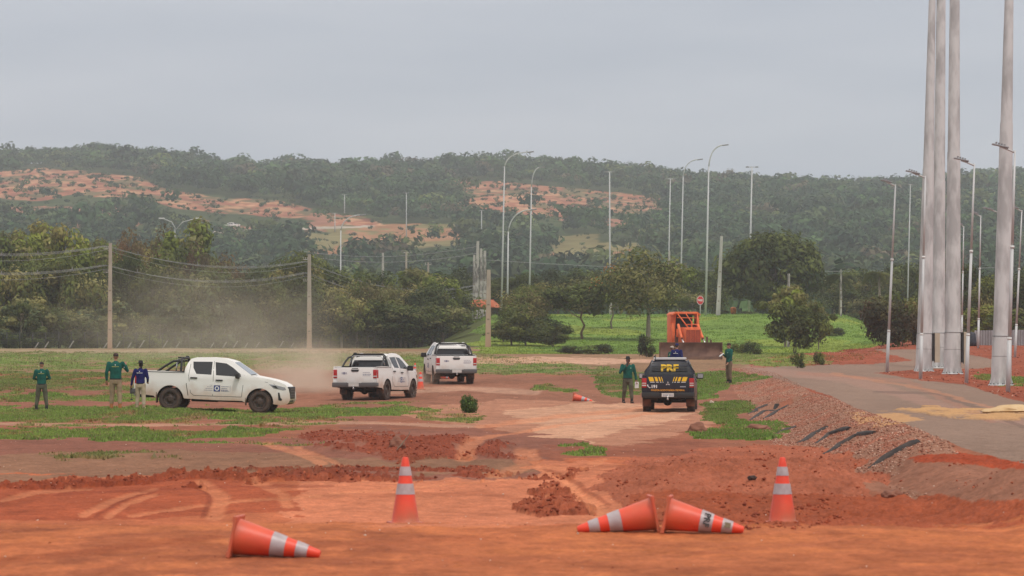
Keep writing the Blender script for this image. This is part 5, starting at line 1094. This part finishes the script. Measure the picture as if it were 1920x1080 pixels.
for px0, px1, py1, Y, lb in ((893, 896, 452, 415, 'tallest grey concrete pole of the clustered poles behind the shelter'), (902, 902, 466, 418, 'stained concrete pole in the middle of the clustered poles'), (909, 909, 470, 421, 'right hand stained pole of the clustered poles'), (889, 889, 478, 424, 'thin brownish pole at the left of the clustered poles')):
    concrete_pole(px0, Y, px1, py1, lb, r=(.24, .16) if Y < 424 else (.2, .14), m=conc2, group='clustered concrete poles behind the tiled shelter')
concrete_pole(1346, 400, 1353, 443, 'white concrete pole against the left side of the dome shaped tree', r=(.26, .15), m=mat('whitish_concrete', (.5, .48, .44), .9, col2=(.3, .29, .27), scale=1.5, stretch=(1, 1, .3)))
concrete_pole(718, 430, 718, 474, 'pale pole rising from the trees left of the bright green crown', m=conc2); concrete_pole(761, 450, 762, 472, 'T shaped pole above the bright green crown', r=(.16, .12), arms=((.1, 1.2),)); concrete_pole(803, 480, 803, 492, 'shortest T shaped pole above the treetops', r=(.16, .12), arms=((.3, .9),))
concrete_pole(1478, 300, 1479, 513, 'slim pole in front of the dome shaped tree', r=(.13, .1), m=conc2)
concrete_pole(1145, 402, 1145, 560, 'stub of a white pole under the spreading tree', r=(.12, .1), m=conc2); concrete_pole(1254, 430, 1255, 470, 'pole stub left of the tall curved lamp', r=(.15, .12), m=conc2)
concrete_pole(1577, 395, 1577, 505, 'pale thin post in the tree belt near the palm', r=(.1, .08), m=conc2)
# tall highway lamps
def tall_lamp(px0, Y, px1, py1, kind, ex, ey, label, r=.13, name='highway_lamp', thin=1.0):
    """kind 'curve': arm bends over to (ex, ey) ; kind 'tee': cross bar of half width ex"""
    p, t = leaned(px0, px1, py1, Y); root = empty(name, p); k = Y / F; h = t.z; ax = t.x / h; rr = r * thin
    b = MB(); b.tube([(0, 0, -.3), (ax * h * .5, 0, h * .5), (ax * h, 0, h)], [rr, rr * .75, rr * .5], 10); b.build('pole', lampm, root)
    if kind == 'curve':
        tx, tz = ax * h, h; qx, qz = (ex - px0) * k, (CAMZ + (HOR - ey) * k) - p.z; pts = []
        for i in range(9): u = i / 8; pts.append(((1 - u) ** 2 * tx + 2 * u * (1 - u) * (tx + (qx - tx) * .12) + u * u * qx, 0, (1 - u) ** 2 * tz + 2 * u * (1 - u) * (tz + (qz - tz) * .95) + u * u * qz))
        b = MB(); b.tube(pts, [rr * .5 - .0 * i for i in range(9)], 8); b.build('arm', lampm, root)
        b = MB(); s = 1 if qx > tx else -1; b.box((qx + s * .25, 0, qz), (.75, .3, .14), rot=(0, -s * R(8), 0), bev=.04); b.build('lamp_head', ledm, root)
    else:
        w_ = ex * k; b = MB(); b.box((ax * h, 0, h + .05), (2 * w_, .1, .1)); b.build('crossbar', lampm, root)
        for s in (-1, 1): b = MB(); b.box((ax * h + s * w_ * .8, 0, h + .06), (w_ * .55, .3, .14), bev=.03); b.build('lamp_head', ledm, root)
    tag(root, label, 'highway lamp', 'tall highway lamps'); return root
tall_lamp(940, 400, 946, 312, 'curve', 991, 285, 'tall curved highway lamp, left of the pair before the ridge'); tall_lamp(992, 420, 996.5, 350, 'curve', 1012, 314, 'tall curved highway lamp, right of the pair before the ridge')
tall_lamp(951, 380, 953, 434, 'curve', 996, 393, 'shorter curved lamp between the tall pair'); tall_lamp(1144, 460, 1143, 323, 'tee', 9, 0, 'double headed lamp left of the spreading tree', r=.15)
tall_lamp(1251, 470, 1257, 336, 'tee', 9, 0, 'double headed lamp above the spreading tree', r=.12); tall_lamp(1275, 450, 1281, 330, 'curve', 1309, 299, 'curved lamp just left of the tallest lamp')
tall_lamp(1323, 400, 1329, 312, 'curve', 1356, 272, 'tallest curved lamp, behind the stop sign', r=.15); tall_lamp(1404, 432, 1410, 314, 'tee', 11, 0, 'double headed lamp rising behind the dome shaped tree', r=.16)
tall_lamp(638, 400, 639, 432, 'curve', 676, 403, 'curved lamp rising from the trees right of the middle concrete pole', r=.12); tall_lamp(1700, 410, 1707, 347, 'tee', 5, 0, 'thin distant lamp left of the steel masts', r=.1)
for px, pt, Yc, lb in ((762, 362, 1150, 'distant double headed lamp on the hillside meadow'), (903, 395, 1150, 'distant lamp right of the hillside meadow'), (646, 365, 1300, 'faint distant lamp on the wooded slope'), (1170, 325, 1700, 'faint thin mast near the ridge'), (628, 400, 1200, 'faint lamp beside the hillside road')):
    tall_lamp(px, Yc, px, pt, 'tee', 5, 0, lb, r=.22)
tall_lamp(330, 420, 328, 430, 'tee', 1, 0, 'double lamp whose curved arms rise above the left trees', r=.1)
for s, ex in ((-1, 303), (1, 372)):
    root = [o for o in bpy.data.objects if o.get('label', '').startswith('double lamp whose')][0]; k = 420 / F; b = MB(); h = CAMZ + (HOR - 430) * k - root.location.z; q = (ex - 330) * k
    b.tube([(0, 0, h), (q * .3, 0, h + .9), (q * .7, 0, h + 1.2), (q, 0, h + 1.35)], .06, 6); b.build('arm', lampm, root); b = MB(); b.box((q, 0, h + 1.35), (.7, .3, .14), bev=.03); b.build('lamp_head', whitecap, root)
# wires with spacers
wm = mat('wire_grey', (.3, .3, .3), .6)
def sag(a, b_, s, n=14): return [a.lerp(b_, i / n) - Vector((0, 0, s * 4 * (i / n) * (1 - i / n))) for i in range(n + 1)]
def W(px, py, Y): return Vector(((px - 960) / F * Y, Y, CAMZ + (HOR - py) * Y / F))
lines = {'upper': [(-290, 440, 272), (200, 461, 304), (574, 490, 340), (890, 535, 384)], 'lower': [(-290, 475, 272), (199, 497, 304), (574, 511, 340), (890, 550, 384)]}
for nm, pts in lines.items():
    for k in range(4):
        b = MB(); sp = (-.22, 0, .22, .0)[k]; dz = (0, .0, .0, -.35)[k]; path = []
        for (a, c) in zip(pts, pts[1:]):
            pa = W(*a) + Vector((sp, sp, dz)); pc = W(*c) + Vector((sp, sp, dz)); s = sag(pa, pc, 1.1 + .08 * k + (.35 if c[0] > 600 else 0)); path += s if not path else s[1:]
        b.tube(path, .013, 5)
        tag(b.build('overhead_wire', wm), f'{("first", "second", "third", "lowest")[k]} wire from the left of the {nm} bundle between the concrete poles', 'wire', 'overhead wires between the concrete poles')
    b = MB()
    for (a, c) in zip(pts, pts[1:]):
        s = sag(W(*a), W(*c), 1.2 + (.35 if c[0] > 600 else 0), 7)
        for q in s[1:-1]: b.box(q + Vector((0, 0, .02)), (.5, .05, .06)); b.box(q + Vector((0, 0, .15)), (.05, .05, .3))
    tag(b.build('wire_spacers', mat('spacer_grey', (.25, .25, .25), .6)), f'small spacers clipped along the {nm} wire bundle', 'wire spacers', kind='stuff')
for i, (pa, pb) in enumerate(((W(560, 478, 430), W(893, 475, 418)), (W(905, 487, 418), W(1900, 500, 470)), (W(560, 470, 440), W(893, 462, 418)))):
    b = MB(); b.tube(sag(pa, pb, 1.0), .03, 5); tag(b.build('overhead_wire', wm), ('lower wire running left from the clustered poles', 'wire running right from the clustered poles to the far lamps', 'upper wire running left from the clustered poles')[i], 'wire')
# fence with leaning stakes
root = empty('wire_fence', (0, 0, 0)); tag(root, 'dark wire fence on thin posts along the foot of the left wood', 'fence'); px = -60.0; pts = []
while px < 885:
    Y = np.interp(px, [-100, 0, 206, 580, 900], [300, 303, 306, 342, 386]); p = at(px, Y); pts.append(p); b = MB(); b.tube([(p.x, p.y, p.z - .2), (p.x, p.y, p.z + 1.45)], .045, 6); b.build('post', darkm, root); px += 24.3
b = MB()
for z in (.12, .4, .7, 1.0, 1.3, 1.42): b.tube([p + Vector((0, 0, z)) for p in pts], .012, 4)
for a, c in zip(pts, pts[1:]):
    for k in range(10): q = a.lerp(c, k / 10); b.tube([q + Vector((0, 0, .1)), q + Vector((0, 0, 1.4))], .006, 3, cap=False)
b.build('wire_mesh', darkm, root)
for px, py in ((66, 0), (84, 1), (130, 2), (195, 0), (218, 1), (240, 0), (262, 3), (306, 2), (330, 1), (395, 0), (418, 1), (438, 2), (459, 0), (480, 1), (524, 2), (545, 0)):
    Y = np.interp(px, [0, 206, 580, 900], [302, 304, 340, 384]); p = at(px, Y); b = MB(); h = .6 + .08 * py; b.box((.22 * h, 0, .45 * h), (.09, .09, 1.05 * h), rot=(0, R(33), 0)); o = b.build('concrete_stake', conc2); o.location = p
    tag(o, 'short pale concrete stake leaning right in front of the wire fence', 'stake', 'leaning stakes in front of the fence')
# grey corrugated fence at the right
root = empty('corrugated_fence', at(1829, 245)); o0 = root.location; tag(root, 'low grey corrugated sheet fence before the trees at the right', 'fence')
b = MB(); x0 = 0; n = 0
x1 = (2100 - 1829) / F * 245; zig = []
while x0 < x1: zig.append((x0, .05 if n % 2 else -.05)); x0 += .09; n += 1
vs0 = [b.bm.verts.new((x, y - x * .5, -.1 - .1)) for x, y in zig]; vs1 = [b.bm.verts.new((x, y - x * .5, 1.05 + .012 * x)) for x, y in zig]
for i in range(len(zig) - 1): b.bm.faces.new((vs0[i], vs0[i + 1], vs1[i + 1], vs1[i]))
b.build('sheet', mat('corrugated_zinc', (.42, .42, .43), .6, .2, col2=(.34, .33, .34), scale=1), root)
for k in range(0, 5): b = MB(); b.box((k * 2.2, .09 - k * 1.1, .45), (.08, .08, 1.2)); b.build('post', lampm, root)
# ---------------------------------------------------------------- cones
corange = mat('cone_orange', (.86, .075, .03), .45, col2=(.72, .06, .03), scale=6, dirt=((.42, .16, .08), -.1, .4), bump=.05)
cband = mat('reflective_band', (.46, .40, .41), .4, col2=(.38, .31, .32), scale=14)
cink = mat('black_ink', (.03, .03, .03), .6)
cring = [(.155, .03), (.128, .20), (.098, .38), (.077, .50), (.057, .62), (.035, .735), (.028, .75), (.0, .752)]
def cr(z): return np.interp(z, [a[1] for a in cring[:-1]], [a[0] for a in cring[:-1]])
def cone(loc, M, label, group=None, txt=False, sc=1.0):
    root = empty('traffic_cone', loc); root.matrix_world = Matrix.Translation(loc) @ M @ Matrix.Scale(sc, 4)
    b = MB(); b.lathe([(.158, .026)] + [(cr(z), z) for z in np.linspace(.03, .735, 14)] + [(.028, .75), (.022, .752), (.020, .74), (.150, .0)], 28); b.build('cone_body', corange, root, 35)
    b = MB(); b.box((0, 0, .015), (.36, .36, .028), bev=.01)
    for sx in (-1, 1):
        for sy in (-1, 1): b.box((sx * .15, sy * .15, .006), (.05, .05, .026))
    b.build('base_plate', corange, root)
    for a, c in ((.335, .455), (.545, .645)):
        b = MB(); zs = np.linspace(a, c, 4); b.lathe([(cr(a) + .0005, a)] + [(cr(z) + .0035, z) for z in zs] + [(cr(c) + .0005, c)], 28); bd = b.build('reflective_band', cband, root, 35)
        if txt and a < .4:
            r_ = cr(.395) + .005; T = Matrix.Rotation(txt, 4, 'Z') @ Matrix.Translation((0, -r_, .395)) @ Matrix.Rotation(R(90), 4, 'X') @ Matrix.Rotation(R(-14), 4, 'X')
            text_mesh('PRF', .085, cink, bd, 'lettering', T, ext=.003, bold=.002)
        elif txt and a > .5:
            q = MB(); r_ = cr(.595) + .004; q.box((0, -r_, .595), (.05, .006, .06)); o = q.build('stain', mat('worn_patch', (.2, .16, .1), .9), bd); o.matrix_basis = Matrix.Rotation(txt, 4, 'Z')
    tag(root, label, 'traffic cone', group or 'orange traffic cones with two pale bands'); return root
def stand(px, Y, label, rz=.3, sc=1.0, tilt=0):
    p = at(px, Y); return cone(p + Vector((0, 0, -.005)), Matrix.Rotation(tilt, 4, 'Y') @ Matrix.Rotation(rz, 4, 'Z'), label, sc=sc)
stand(760, 38.2, 'upright orange cone on the left, alone on the open dirt', .25); stand(1467, 38.6, 'upright orange cone on the right, before the red mound', .75)
def lying(px0, Y, ang, label, roll=0, txt=False, yaw=0):
    """plate edge on the ground at px0, tip pointing along screen direction (1 right, -1 left)"""
    p = at(px0, Y)
    # resting slope: cone rolls on its side, tip and plate corner touching
    e = math.atan2(.175 - .02, .75)
    ax = Vector((math.cos(yaw) * ang, -math.sin(yaw), -math.sin(e))).normalized()
    q = ax.to_track_quat('Z', 'Y').to_matrix().to_4x4() @ Matrix.Rotation(roll, 4, 'Z')
    if txt: v = q.to_3x3().inverted() @ Vector((0, -1, .25)); txt = math.atan2(v.y, v.x) + R(90)
    return cone(p + Vector((0, 0, .178)), q, label, txt=txt)
c1 = lying(439, 28.8, 1, 'fallen orange cone nearest the viewer, tip pointing right', 0, yaw=.12)
c2 = lying(1228, 32.3, -1, 'fallen orange cone pointing left, back to back with another', 0, yaw=.08)
c3 = lying(1248, 32.2, 1, 'fallen orange cone pointing right, lettered PRF on its band', 0, yaw=.12, txt=True)
def lie_far(px, Y, s, label, sc=.8): p = at(px, Y); e = .2; ax = Vector((s, -.3, -e)).normalized(); q = ax.to_track_quat('Z', 'Y').to_matrix().to_4x4(); return cone(p + Vector((0, 0, .14)), q @ Matrix.Scale(sc, 4), label)
lie_far(1076, 132, 1, 'fallen cone lying far off between the white and the dark pickups', 1.0)
stand(788.5, 146, 'distant upright cone just left of the farther white pickup', sc=1.0); stand(776, 168, 'smallest distant upright cone, leaning left of its neighbour', sc=.9, tilt=.1)
stand(707, 141, 'cone half hidden behind the wheels of the middle pickup', sc=.8); lie_far(826, 163, 1, 'cone lying under the farther white pickup', .9)

# ---------------------------------------------------------------- erosion strips on the gravel bank
geo = mat('black_geotextile', (.025, .022, .022), .9, col2=(.06, .045, .04), scale=5, bump=.6)
strips = [[(1493, 831), (1525, 815), (1551, 802)], [(1525, 833), (1555, 815), (1580, 806), (1593, 804)], [(1541, 851), (1575, 834), (1610, 815), (1640, 811)], [(1628, 880), (1660, 862), (1690, 845), (1722, 830)], [(1453, 814), (1475, 806), (1491, 801)], [(1402, 776), (1420, 768), (1438, 760)], [(1403, 789), (1432, 772), (1459, 759)], [(1431, 785), (1455, 772), (1478, 761)]]
nm_ = ('second', 'third', 'fourth', 'nearest and longest', 'short', 'faint leftmost', 'upper left long', 'upper left thick')
for i, pl in enumerate(strips):
    P = []
    ends = [G(*q) for q in pl]
    for (a, c) in zip(ends, ends[1:]):
        for k in range(8): q = a.lerp(c, k / 8); P.append(Vector((q.x, q.y, float(zbase(q.x, q.y)) - .02)))
    P.append(ends[-1]); b = MB(); n = len(P); r0 = (.075 if i < 4 else .06) * (P[0].y / 60) ** .6 * (1.5 if i == 3 else 1)
    b.tube([p  for k, p in enumerate(P)], [r0 * (.35 + .65 * min(1, 3 * k / n, 5 * (n - 1 - k) / n + .5)) for k in range(n)], 8)
    tag(b.build('erosion_strip', geo), f'{nm_[i]} black fabric strip lying across the gravel bank', 'erosion strip', 'black fabric strips on the gravel bank')
# sand heap and boulders
rockm = mat('red_rock', (.17, .065, .04), .95, col2=(.26, .11, .07), scale=3, bump=1)
sandm = mat('yellow_sand', (.55, .36, .18), .95, col2=(.62, .44, .25), scale=4, bump=.6)
def lump(name, px, Y, r, m, label, cat, seed, flat=.6, group=None):
    b = MB(); bmesh.ops.create_icosphere(b.bm, subdivisions=4, radius=1); rr = random.Random(seed); ph = [rr.random() * 9 for _ in range(6)]
    for v in b.bm.verts:
        c = v.co.copy(); k = 1 + .18 * math.sin(c.x * 3.1 + ph[0]) * math.sin(c.y * 2.7 + ph[1]) + .12 * math.sin(c.z * 5.3 + ph[2]) * math.sin(c.x * 6.1 + ph[3]) + .06 * math.sin(c.y * 11 + ph[4]) * math.sin(c.z * 12 + ph[5])
        v.co = Vector((c.x * r[0], c.y * r[1], c.z * r[2])) * k
    o = b.build(name, m, None, 50); o.location = at(px, Y); o.location.z += r[2] * .15; tag(o, label, cat, group); return o
lump('boulder', 1307, 84, (.26, .25, .2), rockm, 'reddish boulder at the foot of the grassy verge', 'boulder', 1)
lump('boulder', 1421, 88, (.36, .3, .12), rockm, 'flat red earth lump on the grass by the gravel bank', 'boulder', 2)
lump('boulder', 1672, 44.5, (.12, .12, .08), rockm, 'red lump at the left edge of the hollow', 'boulder', 3)
lump('boulder', 745, 64.5, (.17, .15, .16), rockm, 'dark clod standing up behind the left upright cone', 'boulder', 4)
lump('boulder', 1410, 46, (.06, .06, .035), mat('dark_clod', (.05, .03, .025), 1), 'small blackish clod left of the right upright cone', 'boulder', 5)
lump('sand_heap', 1895, 78, (.75, .6, .14), sandm, 'low heap of yellow sand spilled on the asphalt', 'sand heap', 6)
lump('boulder', 1335, 128, (.09, .09, .1), mat('pale_stone', (.5, .38, .3), .9), 'pale stone beside the dark pickup', 'boulder', 7)
# small dark pit marks / dead branch
b = MB(); p = G(744, 846); b.tube([p, p + Vector((.08, 0, .1)), p + Vector((.22, .05, .28)), p + Vector((.25, 0, .36))], [.014, .012, .008, .005], 5); tag(b.build('twig', barkp), 'thin bent twig standing behind the tip of the left cone', 'twig')

# ---------------------------------------------------------------- shelter, sign, bin
p = at(905, 402); root = empty('tiled_shelter', p, R(-18)); tag(root, 'small open shelter with an orange tiled roof behind the short pole', 'shelter'); z1 = CAMZ + (HOR - 577) * 402 / F - p.z; z2 = z1 + .85
tile = mat('clay_tile', (.62, .17, .07), .8, col2=(.42, .12, .06), scale=6, bump=.6)
b = MB(); hw, hd = 2.0, 1.5
P_ = dict(a=(-hw, -hd, z1), b=(hw, -hd, z1), c=(hw, hd, z1), d=(-hw, hd, z1), e=(-hw * .7, 0, z2), f=(hw * .7, 0, z2))
for k in ('abfe', 'cdef', 'bcf', 'dae'): b.quad([P_[c] for c in k])
for i in range(26):
    x = -hw + .08 + i * (2 * hw - .16) / 25; u = min(1, (hw - abs(x)) / (hw * .3)); b.tube([(x, -hd - .06, z1 + .02), (x if u >= 1 else x, -hd + hd * u, z1 + .85 * u + .03)], .055, 6)
b.tube([(-hw * .7, 0, z2), (hw * .7, 0, z2)], .09, 8); rf = b.build('roof', tile, root)
for sx in (-1, 1):
    for sy in (-1, 1): b = MB(); b.box((sx * 1.45, sy * 1.1, z1 / 2), (.16, .16, z1), bev=.02); b.build('post', barkm, root)
b = MB(); b.box((0, -1.1, z1 - .08), (3.1, .12, .14)); b.box((0, 1.1, z1 - .08), (3.1, .12, .14)); b.box((-1.45, 0, z1 - .09), (.12, 2.1, .12)); b.box((1.45, 0, z1 - .09), (.12, 2.1, .12)); b.build('beam', barkm, root)
Y = 385; p = at(1313, Y); zc = CAMZ + (HOR - 563) * Y / F - p.z; root = empty('stop_sign', p); r = 8.2 * Y / F / math.cos(R(22.5)); tag(root, 'red octagonal stop sign on a post lettered PARE', 'stop sign')
oct_ = lambda r, y: [(r * math.cos(R(22.5 + 45 * k)) * .78, y, zc + r * math.sin(R(22.5 + 45 * k))) for k in range(8)]
b = MB(); b.prism([(x, z) for x, _, z in oct_(r, 0)], -.02, .02); b.build('plate', mat('sign_white', (.75, .72, .72), .4), root)
b = MB(); b.prism([(x, z) for x, _, z in oct_(r * .9, 0)], -.024, -.018); b.build('red_face', mat('sign_red', (.62, .02, .03), .4), root)
text_mesh('PARE', r * .62, mat('sign_white', (1, 1, 1)), root, 'lettering', Matrix.Translation((0, -.03, zc)) @ Matrix.Rotation(R(90), 4, 'X'), ext=.004, xs=.72, bold=.012)
b = MB(); b.tube([(0, .05, 0), (0, .05, zc - r * .2)], .04, 8); b.build('post', lampm, root)
Y = 420; p = at(1375, Y); root = empty('litter_bin', p); zc = CAMZ + (HOR - 583) * Y / F - p.z; og = mat('bin_orange', (.9, .26, .03), .5, col2=(.6, .14, .03), scale=5)
b = MB(); b.lathe([(0, zc - .45), (.22, zc - .42), (.33, zc - .25), (.36, zc + .2), (.34, zc + .3)], 16); b.build('bucket', og, root); b = MB(); b.lathe([(.37, zc + .28), (.33, zc + .40), (.18, zc + .48), (0, zc + .5)], 16); b.build('lid', og, root)
b = MB(); b.box((0, -.35, zc + .2), (.14, .04, .07)); b.build('slot', mat('bin_red', (.4, .05, .02), .5), root); b = MB(); b.tube([(0, .2, -.1), (0, .2, zc)], .05, 8); b.build('post', lampm, root); tag(root, 'small orange litter bin on a post at the top of the field', 'litter bin')
for px, Y, lb in ((638, 402, 'orange marker drum half hidden at the foot of the curved lamp'), (660, 402, 'orange and white marker drum right of its twin in the trees')):
    p = at(px, Y); z_ = CAMZ + (HOR - 562) * Y / F - p.z; root = empty('marker_drum', p); b = MB(); b.lathe([(0, z_), (.22, z_), (.25, z_ + .15), (.22, z_ + .5), (.12, z_ + .62), (0, z_ + .64)], 14); b.tube([(0, 0, 0), (0, 0, z_)], .05, 6); b.build('drum', og, root); b = MB(); b.lathe([(.249, z_ + .22), (.252, z_ + .23), (.245, z_ + .36), (.243, z_ + .37)], 14); b.build('white_band', whitecap, root); tag(root, lb, 'marker drum')
# dark tank at the far fence
p = at(1822, 240); root = empty('water_tank', p); b = MB(); b.lathe([(0, 0), (.36, 0), (.34, .3), (.27, .85), (.2, .98), (0, 1.0)], 18); b.build('tank_body', mat('navy_plastic', (.015, .017, .03), .5), root); b = MB(); b.box((-.34, -.1, .95), (.3, .3, .06)); b.build('lid', whitecap, root); tag(root, 'dark tapered tank at the left end of the corrugated fence', 'water tank')
# ---------------------------------------------------------------- haze
b = MB(); b.box((0, 1180, 78), (1500, 2560, 160)); hz = b.build('haze'); tag(hz, kind='stuff')
m = bpy.data.materials.new('haze_air'); m.use_nodes = True; t = m.node_tree; t.nodes.clear()
vol = t.nodes.new('ShaderNodeVolumePrincipled'); vol.inputs['Color'].default_value = (.88, .94, 1.0, 1); vol.inputs['Density'].default_value = .00022
o_ = t.nodes.new('ShaderNodeOutputMaterial'); t.links.new(vol.outputs[0], o_.inputs['Volume']); hz.data.materials.append(m)
